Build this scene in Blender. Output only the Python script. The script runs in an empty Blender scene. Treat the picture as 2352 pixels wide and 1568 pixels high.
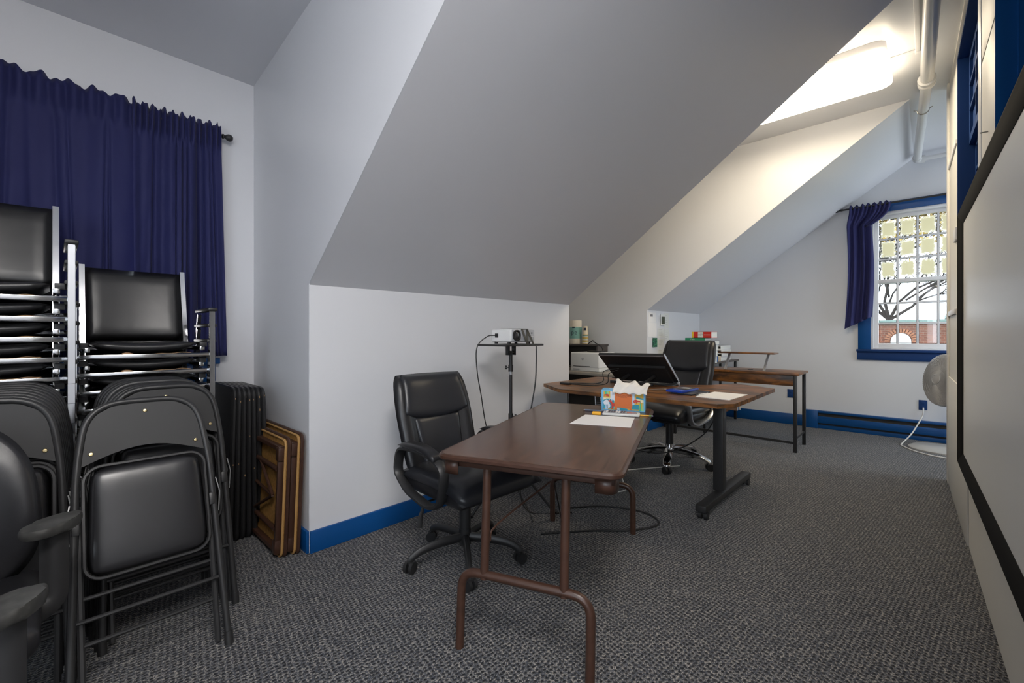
import bpy, bmesh, math, random
from mathutils import Vector, Matrix
random.seed(7)
C = bpy.context.scene.collection
PI = math.pi
def R(a): return math.radians(a)

# ------------------------------------------------------------------ camera, world, lights, exposure
sc = bpy.context.scene
cam_d = bpy.data.cameras.new('camera'); cam = bpy.data.objects.new('camera', cam_d); C.objects.link(cam)
cam_d.sensor_width = 36; cam_d.lens = 36*1003/2352; cam_d.shift_y = -16/2352
cam_d.clip_start = .02; cam_d.clip_end = 300
cam.location = (0, 0, 1.25); cam.rotation_euler = (R(90), 0, R(43.57))
sc.camera = cam
sc.view_settings.view_transform = 'Standard'; sc.view_settings.look = 'None'
sc.view_settings.gamma = 1; sc.view_settings.use_curve_mapping = False
sc.view_settings.exposure = 0.2
W = bpy.data.worlds.new('world'); sc.world = W; W.use_nodes = True
wn = W.node_tree.nodes; wl = W.node_tree.links
bg = wn['Background']; bg.inputs[0].default_value = (.80, .90, 1.0, 1); bg.inputs[1].default_value = 5.0

def area(name, loc, rot, sx, sy, power, col):
    l = bpy.data.lights.new(name, 'AREA'); l.shape = 'RECTANGLE'; l.size = sx; l.size_y = sy
    l.energy = power; l.color = col
    o = bpy.data.objects.new(name, l); C.objects.link(o); o.location = loc; o.rotation_euler = rot
    return o
# added fill lights out of view, behind the camera and in the hall
area('hall_fill_light', (2.14, 6.2, 1.75), (R(90), 0, R(90)), 1.3, 1.7, 13, (.84, .95, 1.0))
area('back_fill_light', (1.0, -2.93, 1.75), (R(90), 0, 0), 2.0, 1.6, 28, (.86, .93, 1.0))
# sun
sd = bpy.data.lights.new('sun', 'SUN'); sd.energy = 2.2; sd.angle = R(1); sd.color = (1, .95, .86)
so = bpy.data.objects.new('sun', sd); C.objects.link(so); so.rotation_euler = (R(52), 0, R(-20))

# ------------------------------------------------------------------ materials
def mat(name, col, rough=.5, metal=0, spec=.5, **k):
    m = bpy.data.materials.new(name); m.use_nodes = True
    b = m.node_tree.nodes['Principled BSDF']
    b.inputs['Base Color'].default_value = (*col, 1); b.inputs['Roughness'].default_value = rough
    b.inputs['Metallic'].default_value = metal; b.inputs['Specular IOR Level'].default_value = spec
    if 'emit' in k:
        b.inputs['Emission Color'].default_value = (*k['emit'], 1); b.inputs['Emission Strength'].default_value = k['es']
    if 'sheen' in k: b.inputs['Sheen Weight'].default_value = k['sheen']
    if k.get('coat'): b.inputs['Coat Weight'].default_value = k['coat']; b.inputs['Coat Roughness'].default_value = .15
    return m
def nodes(m): return m.node_tree.nodes, m.node_tree.links, m.node_tree.nodes['Principled BSDF']
def noise_bump(m, scale, strength, dist=.002, detail=3, coord='Object', stretch=(1, 1, 1)):
    n, l, b = nodes(m)
    tc = n.new('ShaderNodeTexCoord'); mp = n.new('ShaderNodeMapping'); mp.inputs['Scale'].default_value = stretch
    t = n.new('ShaderNodeTexNoise'); t.inputs['Scale'].default_value = scale; t.inputs['Detail'].default_value = detail
    bp = n.new('ShaderNodeBump'); bp.inputs['Strength'].default_value = strength; bp.inputs['Distance'].default_value = dist
    l.new(tc.outputs[coord], mp.inputs[0]); l.new(mp.outputs[0], t.inputs['Vector'])
    l.new(t.outputs['Fac'], bp.inputs['Height']); l.new(bp.outputs[0], b.inputs['Normal'])
    return t, mp
def ramp(n, stops):
    r = n.new('ShaderNodeValToRGB'); e = r.color_ramp.elements
    e[0].position, e[0].color = stops[0][0], (*stops[0][1], 1)
    e[1].position, e[1].color = stops[-1][0], (*stops[-1][1], 1)
    for p, c in stops[1:-1]:
        x = e.new(p); x.color = (*c, 1)
    return r
def tinted(m, scale, stops, stretch=(1, 1, 1), detail=4, distort=0, coord='Object'):
    n, l, b = nodes(m)
    tc = n.new('ShaderNodeTexCoord'); mp = n.new('ShaderNodeMapping'); mp.inputs['Scale'].default_value = stretch
    t = n.new('ShaderNodeTexNoise'); t.inputs['Scale'].default_value = scale; t.inputs['Detail'].default_value = detail
    t.inputs['Distortion'].default_value = distort
    r = ramp(n, stops)
    l.new(tc.outputs[coord], mp.inputs[0]); l.new(mp.outputs[0], t.inputs['Vector']); l.new(t.outputs['Fac'], r.inputs[0])
    l.new(r.outputs[0], b.inputs['Base Color'])
    return m

M = {}
M['wall'] = mat('wall_paint', (.70, .71, .74), .34, 0, .5); noise_bump(M['wall'], 60, .12, .002)
M['ceil'] = mat('ceiling_paint', (.72, .725, .76), .32, 0, .5); noise_bump(M['ceil'], 40, .12, .002)
M['partition'] = mat('partition_paint', (.78, .76, .71), .5, 0, .3); noise_bump(M['partition'], 12, .15, .003)
M['blue'] = mat('blue_gloss_paint', (.003, .066, .235), .35, 0, .4); noise_bump(M['blue'], 30, .15, .002)
M['navy'] = mat('navy_trim_paint', (.010, .042, .155), .55, 0, .22); noise_bump(M['navy'], 30, .15, .002)
M['navy_matte'] = mat('navy_matte_paint', (.006, .045, .17), .8, 0, 0)
M['white_paint'] = mat('white_sash_paint', (.74, .74, .76), .4)
M['pipe'] = mat('pipe_white_paint', (.68, .68, .68), .28, 0, .6); noise_bump(M['pipe'], 90, .25, .002)
M['dark'] = mat('dark_slot', (.02, .02, .022), .8)
def carpet():       # fine speckled yarn with rows of dark pits between the loops
    m = mat('loop_carpet', (.06, .06, .065), .95, 0, .12, sheen=.18); n, l, b = nodes(m)
    tc = n.new('ShaderNodeTexCoord')
    v = n.new('ShaderNodeTexVoronoi'); v.inputs['Scale'].default_value = 230; v.inputs['Randomness'].default_value = .9
    l.new(tc.outputs['Object'], v.inputs['Vector'])
    sx = n.new('ShaderNodeSeparateColor'); l.new(v.outputs['Color'], sx.inputs[0])
    r = ramp(n, [(0, (.022, .023, .028)), (.38, (.056, .062, .078)), (.6, (.112, .114, .122)), (.8, (.20, .192, .18)), (1, (.33, .305, .27))])
    l.new(sx.outputs[0], r.inputs[0])
    mp = n.new('ShaderNodeMapping'); mp.inputs['Rotation'].default_value = (0, 0, R(8)); mp.inputs['Scale'].default_value = (1, .82, 1)
    p = n.new('ShaderNodeTexVoronoi'); p.inputs['Scale'].default_value = 58; p.inputs['Randomness'].default_value = .28; p.voronoi_dimensions = '2D'
    l.new(tc.outputs['Object'], mp.inputs[0]); l.new(mp.outputs[0], p.inputs['Vector'])
    pr = ramp(n, [(.20, (.10, .10, .12)), (.44, (1, 1, 1))]); l.new(p.outputs['Distance'], pr.inputs[0])
    mx = n.new('ShaderNodeMix'); mx.data_type = 'RGBA'; mx.blend_type = 'MULTIPLY'; mx.inputs['Factor'].default_value = 1
    l.new(r.outputs[0], mx.inputs[6]); l.new(pr.outputs[0], mx.inputs[7]); l.new(mx.outputs[2], b.inputs['Base Color'])
    bp = n.new('ShaderNodeBump'); bp.inputs['Strength'].default_value = .8; bp.inputs['Distance'].default_value = .005
    l.new(p.outputs['Distance'], bp.inputs['Height']); l.new(bp.outputs[0], b.inputs['Normal'])
    return m
M['carpet'] = carpet()
M['walnut'] = mat('walnut_laminate', (.1, .05, .03), .24, 0, .6)
tinted(M['walnut'], 7, [(.25, (.030, .014, .009)), (.5, (.078, .036, .021)), (.75, (.125, .060, .034))], (9, .7, 1), 6, .8); 
M['brown_metal'] = mat('brown_enamel', (.085, .034, .020), .38)
tinted(M['brown_metal'], 30, [(.3, (.041, .018, .011)), (.72, (.060, .027, .017))])
M['rustic'] = mat('rustic_board', (.2, .1, .05), .38)
tinted(M['rustic'], 5, [(.30, (.022, .012, .008)), (.46, (.095, .040, .014)), (.60, (.25, .098, .022)), (.78, (.085, .036, .014))], (.8, 3.2, 3), 7, .6)
M['particle'] = mat('particle_board', (.40, .20, .045), .75)
tinted(M['particle'], 60, [(.3, (.25, .12, .022)), (.7, (.46, .24, .06))])
M['edge_tan'] = mat('tan_edge_band', (.42, .24, .085), .6)
M['leather'] = mat('black_leather', (.012, .012, .014), .36, 0, .5); noise_bump(M['leather'], 220, .18, .001)
M['leather_soft'] = mat('black_leather_panel', (.018, .019, .023), .33, 0, .5); noise_bump(M['leather_soft'], 200, .2, .001)
M['vinyl'] = mat('black_vinyl', (.016, .016, .017), .34, 0, .5); noise_bump(M['vinyl'], 9, .25, .006)
M['seatvinyl'] = mat('black_seat_vinyl', (.016, .016, .018), .30, 0, .55); noise_bump(M['seatvinyl'], 7, .2, .006)
M['enamel'] = mat('black_enamel', (.020, .020, .021), .42, 0, .5)
M['panel'] = mat('black_pressed_steel', (.026, .026, .027), .55, 0, .4); noise_bump(M['panel'], 300, .12, .001)
M['plastic'] = mat('black_plastic', (.016, .016, .017), .45)
M['worn'] = mat('worn_grey_plastic', (.035, .035, .033), .55)
tinted(M['worn'], 35, [(.35, (.026, .026, .025)), (.66, (.05, .05, .047)), (.78, (.16, .16, .15))])
M['blackwood'] = mat('black_painted_wood', (.013, .013, .014), .4); noise_bump(M['blackwood'], 40, .2, .002)
M['chip'] = mat('bare_wood_chip', (.45, .27, .13), .8)
M['chrome'] = mat('chrome', (.62, .63, .65), .13, 1)
M['steel'] = mat('brushed_steel', (.5, .5, .5), .3, 1)
M['dark_steel'] = mat('dull_steel', (.22, .22, .22), .4, 1)
M['brass'] = mat('brass_screw', (.55, .45, .25), .3, 1)
M['velvet'] = mat('black_velvet', (.010, .010, .010), .9, 0, .15)
M['screen'] = mat('matte_white_screen', (.84, .84, .82), .36, 0, .5)
M['tan'] = mat('torn_tan_lining', (.42, .26, .14), .9)
M['paper'] = mat('white_paper', (.80, .79, .79), .7)
M['paper2'] = mat('cream_paper', (.72, .73, .70), .75)
M['ink'] = mat('grey_print', (.18, .18, .19), .7)
M['ltgrey'] = mat('light_grey_plastic', (.60, .60, .58), .45)
M['white_pl'] = mat('white_plastic', (.72, .72, .72), .4)
M['grey_pl'] = mat('grey_plastic', (.30, .30, .31), .45)
M['fan_pl'] = mat('fan_grey_plastic', (.44, .43, .42), .35)
M['cord'] = mat('black_rubber_cord', (.012, .012, .013), .5)
M['wcord'] = mat('white_cord', (.70, .69, .66), .5)
def flat(n, c, r=.55):
    if n not in M: M[n] = mat(n, c, r)
    return M[n]
def fabric(name, col):
    m = mat(name, col, .7, 0, .3, sheen=.06); n, l, b = nodes(m)
    noise_bump(m, 14, .22, .01)
    return m
M['curtain'] = fabric('navy_curtain_satin', (.014, .017, .085))
M['curtain2'] = fabric('purple_navy_curtain_satin', (.020, .022, .105))
M['lens'] = mat('lit_diffuser', (.9, .9, .88), .5, emit=(1.0, .85, .62), es=14)
def glass_mat(name, clipped_sky=False):
    m = bpy.data.materials.new(name); m.use_nodes = True; n, l = m.node_tree.nodes, m.node_tree.links
    n.remove(n['Principled BSDF']); out = n['Material Output']
    tr = n.new('ShaderNodeBsdfTransparent'); gl = n.new('ShaderNodeBsdfGlossy'); gl.inputs['Roughness'].default_value = .02
    mx = n.new('ShaderNodeMixShader'); mx.inputs[0].default_value = .04
    l.new(tr.outputs[0], mx.inputs[1]); l.new(gl.outputs[0], mx.inputs[2])
    if clipped_sky:      # overexposed sky painted as cream into each pane's middle, its clear rim ragged
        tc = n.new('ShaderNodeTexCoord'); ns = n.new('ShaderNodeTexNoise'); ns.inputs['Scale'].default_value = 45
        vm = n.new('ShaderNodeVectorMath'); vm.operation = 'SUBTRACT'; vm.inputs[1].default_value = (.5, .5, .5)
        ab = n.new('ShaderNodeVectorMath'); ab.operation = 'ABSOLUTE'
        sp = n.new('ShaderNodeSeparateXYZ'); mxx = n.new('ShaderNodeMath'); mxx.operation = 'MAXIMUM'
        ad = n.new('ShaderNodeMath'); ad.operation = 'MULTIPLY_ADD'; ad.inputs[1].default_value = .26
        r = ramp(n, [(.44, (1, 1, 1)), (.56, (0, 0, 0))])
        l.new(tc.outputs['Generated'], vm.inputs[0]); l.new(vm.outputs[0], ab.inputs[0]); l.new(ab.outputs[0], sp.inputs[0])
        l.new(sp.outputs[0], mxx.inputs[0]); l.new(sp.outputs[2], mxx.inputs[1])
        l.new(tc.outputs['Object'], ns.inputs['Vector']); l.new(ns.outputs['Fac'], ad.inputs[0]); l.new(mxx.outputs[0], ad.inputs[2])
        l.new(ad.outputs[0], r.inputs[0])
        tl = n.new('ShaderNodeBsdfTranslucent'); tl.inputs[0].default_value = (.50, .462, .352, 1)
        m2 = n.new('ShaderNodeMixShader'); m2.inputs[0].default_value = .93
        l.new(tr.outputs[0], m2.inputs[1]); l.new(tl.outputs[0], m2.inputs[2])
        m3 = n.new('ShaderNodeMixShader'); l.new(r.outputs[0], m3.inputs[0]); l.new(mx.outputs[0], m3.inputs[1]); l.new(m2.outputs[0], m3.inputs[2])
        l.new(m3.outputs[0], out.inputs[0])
    else: l.new(mx.outputs[0], out.inputs[0])
    return m
M['glass'] = glass_mat('window_glass'); M['clipped_sky_glass'] = glass_mat('clipped_sky_window_glass', True)

# ------------------------------------------------------------------ mesh helpers
def fillet(pts, r, seg=5, closed=False):
    pts = [Vector(p) for p in pts]; out = []; n = len(pts)
    for i, p in enumerate(pts):
        if not closed and i in (0, n-1): out.append(p); continue
        a, b = pts[i-1]-p, pts[(i+1) % n]-p
        q = min(r, a.length*.49, b.length*.49); A, B = p+a.normalized()*q, p+b.normalized()*q
        for k in range(seg+1):
            t = k/seg; out.append(A*(1-t)**2+p*2*t*(1-t)+B*t*t)
    return out
def spline(pts, n=6):
    P = [Vector(p) for p in pts]; P = [P[0]*2-P[1]]+P+[P[-1]*2-P[-2]]; out = []
    for i in range(1, len(P)-2):
        for k in range(n):
            t = k/n; a, b, c, d = P[i-1], P[i], P[i+1], P[i+2]
            out.append(.5*((2*b)+(c-a)*t+(2*a-5*b+4*c-d)*t*t+(3*b-a-3*c+d)*t**3))
    out.append(P[-2]); return out
class G:
    def __init__(s): s.bm = bmesh.new()
    def box(s, c, d, rot=None, bev=0, seg=2):
        m = Matrix.Translation(Vector(c)) @ (rot.to_4x4() if rot else Matrix.Identity(4)) @ Matrix.Diagonal((*d, 1))
        v = bmesh.ops.create_cube(s.bm, size=1, matrix=m)['verts']
        if bev:
            e = list({e for x in v for e in x.link_edges})
            bmesh.ops.bevel(s.bm, geom=e, offset=bev, segments=seg, affect='EDGES', profile=.5, clamp_overlap=True)
        return s
    def b2(s, a, b, bev=0, seg=2):
        return s.box([(x+y)/2 for x, y in zip(a, b)], [abs(y-x) for x, y in zip(a, b)], None, bev, seg)
    def face(s, pts):
        s.bm.faces.new([s.bm.verts.new(p) for p in pts]); return s
    def tube(s, pts, r, n=8, closed=False, flat=1, up=None, caps=True):
        pts = [Vector(p) for p in pts]; N = len(pts); rings = []; u = None
        for i, p in enumerate(pts):
            if closed: t = pts[(i+1) % N]-pts[i-1]
            else: t = pts[min(i+1, N-1)]-pts[max(i-1, 0)]
            t = t.normalized() if t.length > 1e-9 else Vector((0, 0, 1))
            if u is None:
                u = Vector(up) if up else (Vector((0, 0, 1)) if abs(t.z) < .9 else Vector((1, 0, 0)))
            if up: u = Vector(up)
            u = (u-t*u.dot(t)); u = u.normalized() if u.length > 1e-6 else t.orthogonal().normalized()
            w = t.cross(u); rr = r(i/(N-1)) if callable(r) else r
            rings.append([s.bm.verts.new(p+(u*math.cos(a)+w*math.sin(a)*flat)*rr) for a in [2*PI*(k+.5)/n for k in range(n)]])
        for i in range(N if closed else N-1):
            A, B = rings[i], rings[(i+1) % N]
            for k in range(n): s.bm.faces.new((A[k], A[(k+1) % n], B[(k+1) % n], B[k]))
        if caps and not closed:
            s.bm.faces.new(rings[0][::-1]); s.bm.faces.new(rings[-1])
        return s
    def cyl(s, a, b, r, r2=None, n=16):
        r2 = r if r2 is None else r2
        return s.tube([a, b], lambda t: r+(r2-r)*t, n)
    def lathe(s, prof, mx=None, n=24, squash=(1, 1)):
        mx = mx or Matrix.Identity(4); rings = []
        for r, z in prof:
            if r < 1e-6: rings.append([s.bm.verts.new(mx @ Vector((0, 0, z)))])
            else: rings.append([s.bm.verts.new(mx @ Vector((r*squash[0]*math.cos(2*PI*k/n), r*squash[1]*math.sin(2*PI*k/n), z))) for k in range(n)])
        for A, B in zip(rings, rings[1:]):
            for k in range(n):
                k2 = (k+1) % n
                if len(A) == 1 and len(B) == 1: continue
                if len(A) == 1: s.bm.faces.new((A[0], B[k2], B[k]))
                elif len(B) == 1: s.bm.faces.new((A[k], A[k2], B[0]))
                else: s.bm.faces.new((A[k], A[k2], B[k2], B[k]))
        if len(rings[0]) > 1: s.bm.faces.new(rings[0][::-1])
        if len(rings[-1]) > 1: s.bm.faces.new(rings[-1])
        return s
    def prism(s, poly, fn, d0, d1):
        A = [s.bm.verts.new(fn(x, y, d0)) for x, y in poly]; B = [s.bm.verts.new(fn(x, y, d1)) for x, y in poly]; n = len(A)
        s.bm.faces.new(A[::-1]); s.bm.faces.new(B)
        for k in range(n): s.bm.faces.new((A[k], A[(k+1) % n], B[(k+1) % n], B[k]))
        return s
    def sheet(s, nu, nv, fn):
        V = [[s.bm.verts.new(fn(i/nu, j/nv)) for j in range(nv+1)] for i in range(nu+1)]
        for i in range(nu):
            for j in range(nv): s.bm.faces.new((V[i][j], V[i+1][j], V[i+1][j+1], V[i][j+1]))
        return s
    def pillow(s, nu, nv, fn):     # fn(u,v,side) with u,v in -1..1, both sides meet at the rim
        F = [[s.bm.verts.new(fn(-1+2*i/nu, -1+2*j/nv, 1)) for j in range(nv+1)] for i in range(nu+1)]
        Bk = [[F[i][j] if i in (0, nu) or j in (0, nv) else s.bm.verts.new(fn(-1+2*i/nu, -1+2*j/nv, -1)) for j in range(nv+1)] for i in range(nu+1)]
        for i in range(nu):
            for j in range(nv):
                s.bm.faces.new((F[i][j], F[i+1][j], F[i+1][j+1], F[i][j+1]))
                q = (Bk[i][j+1], Bk[i+1][j+1], Bk[i+1][j], Bk[i][j])
                if len(set(q)) == 4: 
                    try: s.bm.faces.new(q)
                    except ValueError: pass
        return s
    def done(s, name, m, parent=None, label=None, ang=40, world=None, keep_normals=False):
        bm = s.bm
        if not keep_normals: bmesh.ops.recalc_face_normals(bm, faces=bm.faces)
        if world: bmesh.ops.translate(bm, verts=bm.verts, vec=-Vector(world))
        me = bpy.data.meshes.new(name); bm.to_mesh(me); bm.free()
        me.materials.append(m if not isinstance(m, str) else M[m])
        for p in me.polygons: p.use_smooth = True
        me.set_sharp_from_angle(angle=R(ang))
        o = bpy.data.objects.new(name, me); C.objects.link(o)
        if parent: o.parent = parent
        if label: o['label'] = label
        return o
def rrect(x0, y0, x1, y1, r, n=5):
    out = []
    for cx, cy, a in ((x1-r, y1-r, 0), (x0+r, y1-r, 90), (x0+r, y0+r, 180), (x1-r, y0+r, 270)):
        for k in range(n+1): out.append((cx+r*math.cos(R(a+90*k/n)), cy+r*math.sin(R(a+90*k/n))))
    return out
XY = lambda x, y, d: (x, y, d)
XZ = lambda x, y, d: (x, d, y)
YZ = lambda x, y, d: (d, x, y)
def thing(name, label, cat, loc=(0, 0, 0), rz=0, group=None):
    o = bpy.data.objects.new(name, None); C.objects.link(o); o.empty_display_size = .1
    o.location = loc; o.rotation_euler = (0, 0, rz); tag(o, label, cat, group); return o
def tag(o, label, cat, group=None):
    o['label'] = label; o['category'] = cat
    if group: o['group'] = group
    return o
def struct(o): o['kind'] = 'structure'; return o
KIDS = {}
def dup(root, loc, label, rot=None):
    r = root.copy(); C.objects.link(r); r.location = loc; r['label'] = label
    if rot is not None: r.rotation_euler = rot
    for ch in [o for o in C.objects if o.parent == root]:
        c = ch.copy(); C.objects.link(c); c.parent = r
        for g in [o for o in C.objects if o.parent == ch]:
            d = g.copy(); C.objects.link(d); d.parent = c
    return r
def text(name, s, size, mx, m, parent, ext=.0004):
    cu = bpy.data.curves.new(name, 'FONT'); cu.body = s; cu.size = size; cu.extrude = ext; cu.align_x = 'CENTER'; cu.align_y = 'CENTER'
    t = bpy.data.objects.new(name+'_t', cu); C.objects.link(t)
    me = bpy.data.meshes.new_from_object(t.evaluated_get(bpy.context.evaluated_depsgraph_get()))
    bpy.data.objects.remove(t); bpy.data.curves.remove(cu)
    me.name = name; me.materials.clear(); me.materials.append(m); me.transform(mx)
    o = bpy.data.objects.new(name, me); C.objects.link(o); o.parent = parent; return o
def ordinal(k): return ['first', 'second', 'third', 'fourth', 'fifth', 'sixth', 'seventh', 'eighth', 'ninth', 'tenth', 'eleventh', 'twelfth', 'thirteenth', 'fourteenth'][k-1]

# ------------------------------------------------------------------ the setting
HC = 3.36
KA, KB, YG = -2.56, -2.63, 7.1         # knee walls, gable plane
CA, B0, B1 = 1.01, 3.51, 5.30          # dormer cheeks
XA, XB = -3.56, -4.10                  # dormer outer walls
struct(G().b2((-4.3, -3.15, -.12), (2.3, 7.3, 0)).done('floor', 'carpet'))
def poly_wall(name, poly, fn, d0, d1, m='wall'): return struct(G().prism(poly, fn, d0, d1).done(name, m, ang=20))
def quad(name, a, b, c, d, t, m='ceil'):      # slab of four corners, thickened by vector t
    g = G(); A = [g.bm.verts.new(p) for p in (a, b, c, d)]; B = [g.bm.verts.new(Vector(p)+Vector(t)) for p in (a, b, c, d)]
    g.bm.faces.new(A); g.bm.faces.new(B[::-1])
    for k in range(4): g.bm.faces.new((A[k], B[k], B[(k+1) % 4], A[(k+1) % 4]))
    return struct(g.done(name, m, ang=20))
UP = (-.05, 0, .07)
def bil(name, a, b, c, d, t):      # a gently warped ceiling plane with a slab behind it
    a, b, c, d = map(Vector, (a, b, c, d)); g = G().sheet(16, 16, lambda u, v: a.lerp(b, u).lerp(d.lerp(c, u), v)); t = Vector(t)
    A = [g.bm.verts.new(p+t*.1) for p in (a, b, c, d)]; B = [g.bm.verts.new(p+t) for p in (a, b, c, d)]
    g.bm.faces.new(A); g.bm.faces.new(B[::-1])
    for k in range(4): g.bm.faces.new((A[k], B[k], B[(k+1) % 4], A[(k+1) % 4]))
    return struct(g.done(name, 'ceil', None, ang=20))
bil('ceiling_slope_near', (KA, CA+.002, 1.535), (KA, B0-.002, 1.543), (-.03, B0-.002, HC), (-.17, CA+.002, HC), UP)
quad('ceiling_slope_far', (KB, B1+.002, 1.565), (KB, YG, 1.575), (-.12, YG, HC), (-.12, B1+.002, HC), UP)
quad('ceiling_slope_back', (KA, -3, 1.535), (KA, -1.0, 1.535), (-.17, -1.0, HC), (-.17, -3, HC), UP)
quad('ceiling_dormer_near', (XA, -1.0, 3.06), (XA, CA, 3.06), (-.17, CA, 3.345), (-.17, -1.0, 3.345), (0, 0, .08))
poly_wall('ceiling', [(-.17, -3), (-.17, CA), (-.03, B0), (XB, B0), (XB, B1), (-.12, B1), (-.12, YG), (2.2, YG), (2.2, -3)], XY, HC, HC+.08, 'ceil')
poly_wall('wall_knee_near', [(CA+.002, 0), (B0-.002, 0), (B0-.002, 1.543), (CA+.002, 1.535)], YZ, KA, KA-.05)
poly_wall('wall_knee_far', [(B1+.002, 0), (YG, 0), (YG, 1.575), (B1+.002, 1.565)], YZ, KB, KB-.05)
poly_wall('wall_knee_back', [(-3, 0), (-1.0, 0), (-1.0, 1.535), (-3, 1.535)], YZ, KA, KA-.05)
cheekA = [(XA, 0), (XA, 3.07), (-.19, 3.355), (KA-.004, 1.542), (KA-.004, 0)]
poly_wall('wall_cheek_near', cheekA, XZ, CA, CA+.05)
poly_wall('wall_cheek_back', cheekA, XZ, -1.0, -1.05)
cheekB = lambda x: [(XB, 0), (XB, HC+.01), (-.10, HC+.01), (x-.004, 1.572), (x-.004, 0)]
poly_wall('wall_cheek_far', cheekB(KB), XZ, B1, B1+.05)
poly_wall('wall_cheek_middle', [(XB, 0), (XB, HC+.01), (-.06, HC+.01), (KA-.004, 1.552), (KA-.004, 0)], XZ, B0, B0-.05)
poly_wall('wall_dormer_far', [(B0, 0), (B1, 0), (B1, HC), (B0, HC)], YZ, XB, XB-.06)
g = G()                                  # outer wall of the near dormer with its window opening
for y0, y1, z0, z1 in ((-1.0, -.45, 0, 3.06), (.64, CA, 0, 3.06), (-.45, .64, 0, 1.10), (-.45, .64, 2.50, 3.06)): g.b2((XA-.12, y0, z0), (XA, y1, z1))
struct(g.done('wall_left', 'wall'))
g = G()                                  # gable wall with its window opening
WX0, WX1, WZ0, WZ1 = -.517, .345, 1.065, 2.765
for x0, x1, z0, z1 in ((-2.7, WX0, 0, HC), (WX1, 2.3, 0, HC), (WX0, WX1, 0, WZ0), (WX0, WX1, WZ1, HC)): g.b2((x0, YG, z0), (x1, YG+.16, z1))
struct(g.done('wall_gable', 'wall'))
g = G()                                  # wall behind the camera, with an opening added for fill light
for x0, x1, z0, z1 in ((-2.7, .05, 0, HC), (1.95, 2.3, 0, HC), (.05, 1.95, 0, .95), (.05, 1.95, 2.55, HC)): g.b2((x0, -3.12, z0), (x1, -3.0, z1))
struct(g.done('wall_back', 'wall'))
g = G()                                  # outer wall of the hall beyond the partition, with an opening added for fill light
for y0, y1, z0, z1 in ((-3.1, 5.55, 0, HC), (6.85, 7.2, 0, HC), (5.55, 6.85, 0, .9), (5.55, 6.85, 2.6, HC)): g.b2((2.2, y0, z0), (2.3, y1, z1))
struct(g.done('wall_hall', 'wall'))
# the partition on the right: an old outside wall, slightly askew to the room
RW = bpy.data.objects.new('wall_right', None); C.objects.link(RW); struct(RW)
RW.location = (.281, 0, 0); RW.rotation_euler = (0, 0, math.atan(.028))     # local +y runs along the wall, local +x away from the room
g = G(); T = .14
for y0, y1, z0, z1 in ((.55, 3.19, 0, HC), (4.45, 5.30, 0, HC), (3.19, 4.45, 0, 1.98), (3.19, 4.45, 3.22, HC)): g.b2((0, y0, z0), (T, y1, z1))
g.done('wall_board', 'partition', RW)
G().b2((-.008, 3.72, 0), (0, 5.305, .9), .002).done('wainscot_panel', 'partition', RW)
G().b2((-.004, 3.0, .9), (0, 3.75, .93)).done('joint_strip', 'partition', RW)
G().b2((-.010, 4.50, 2.63), (0, 5.30, 2.66), .002).done('batten', 'white_paint', RW)
G().b2((-.012, 4.46, 1.93), (0, 4.62, 2.02), .002).done('batten', 'white_paint', RW)
G().b2((-.012, 4.55, 1.40), (0, 5.30, 1.44), .002).done('batten', 'white_paint', RW)
G().b2((-.014, 5.18, 0), (0, 5.304, 3.36), .003).done('corner_board', 'partition', RW)
G().b2((-.009, 3.08, .9), (0, 3.19, HC), .002).done('mullion_board', 'white_paint', RW)
G().b2((-.006, 2.63, 2.56), (0, 3.08, HC), .001).done('wall_panel', 'partition', RW)
G().b2((-.006, 2.63, .9), (0, 3.08, 2.545), .001).done('wall_panel', 'partition', RW)
n_ = G().cyl((-.03, 2.86, 2.15), (0, 2.86, 2.15), .003, n=6).done('nail', 'steel', RW)
# blue interior window of the partition, painted shut
w3 = bpy.data.objects.new('window_3', None); C.objects.link(w3); struct(w3); w3.location = RW.location; w3.rotation_euler = RW.rotation_euler
g = G(); g.b2((-.002, 4.43, 1.98), (.10, 4.452, 3.22)); g.b2((-.002, 3.19, 1.98), (.10, 3.212, 3.22)); g.b2((-.002, 3.19, 3.20), (.10, 4.45, 3.222)); g.b2((-.004, 3.19, 1.96), (.1, 4.45, 2.0))
g.done('jamb', 'navy', w3)
for (z0, z1, x) in ((2.58, 3.20, .055), (2.0, 2.60, .085)):
    g = G(); g.b2((x, 3.21, z0), (x+.03, 4.43, z0+.05)); g.b2((x, 3.21, z1-.05), (x+.03, 4.43, z1)); g.b2((x, 3.21, z0), (x+.03, 3.27, z1)); g.b2((x, 4.37, z0), (x+.03, 4.43, z1))
    sash = g.done('sash', 'navy', w3)
    for k in range(1, 3): G().b2((x-.004, 3.27+1.1*k/3-.011, z0+.05), (x+.03, 3.27+1.1*k/3+.011, z1-.05), .004).done('muntin', 'navy', sash)
    for k in range(1, 3): G().b2((x-.004, 3.27, z0+.05+(z1-z0-.1)*k/3-.011), (x+.03, 4.37, z0+.05+(z1-z0-.1)*k/3+.011), .004).done('muntin', 'navy', sash)
    for i in range(3):
        for k in range(3):
            h = (z1-z0-.1)/3; G().b2((x+.014, 3.275+1.1*i/3, z0+.055+h*k), (x+.02, 3.265+1.1*(i+1)/3, z0+.045+h*(k+1))).done('pane', 'navy', sash)
# second blue panel nearer the camera (painted window casing)
w4 = bpy.data.objects.new('window_4', None); C.objects.link(w4); struct(w4); w4.location = RW.location; w4.rotation_euler = RW.rotation_euler
G().b2((-.009, 2.16, .95), (0, 2.63, 3.3), .002).done('casing', 'navy_matte', w4)
G().b2((-.006, 1.0, .95), (0, 2.15, 3.3), .002).done('painted_panel', 'navy_matte', w4)
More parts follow.
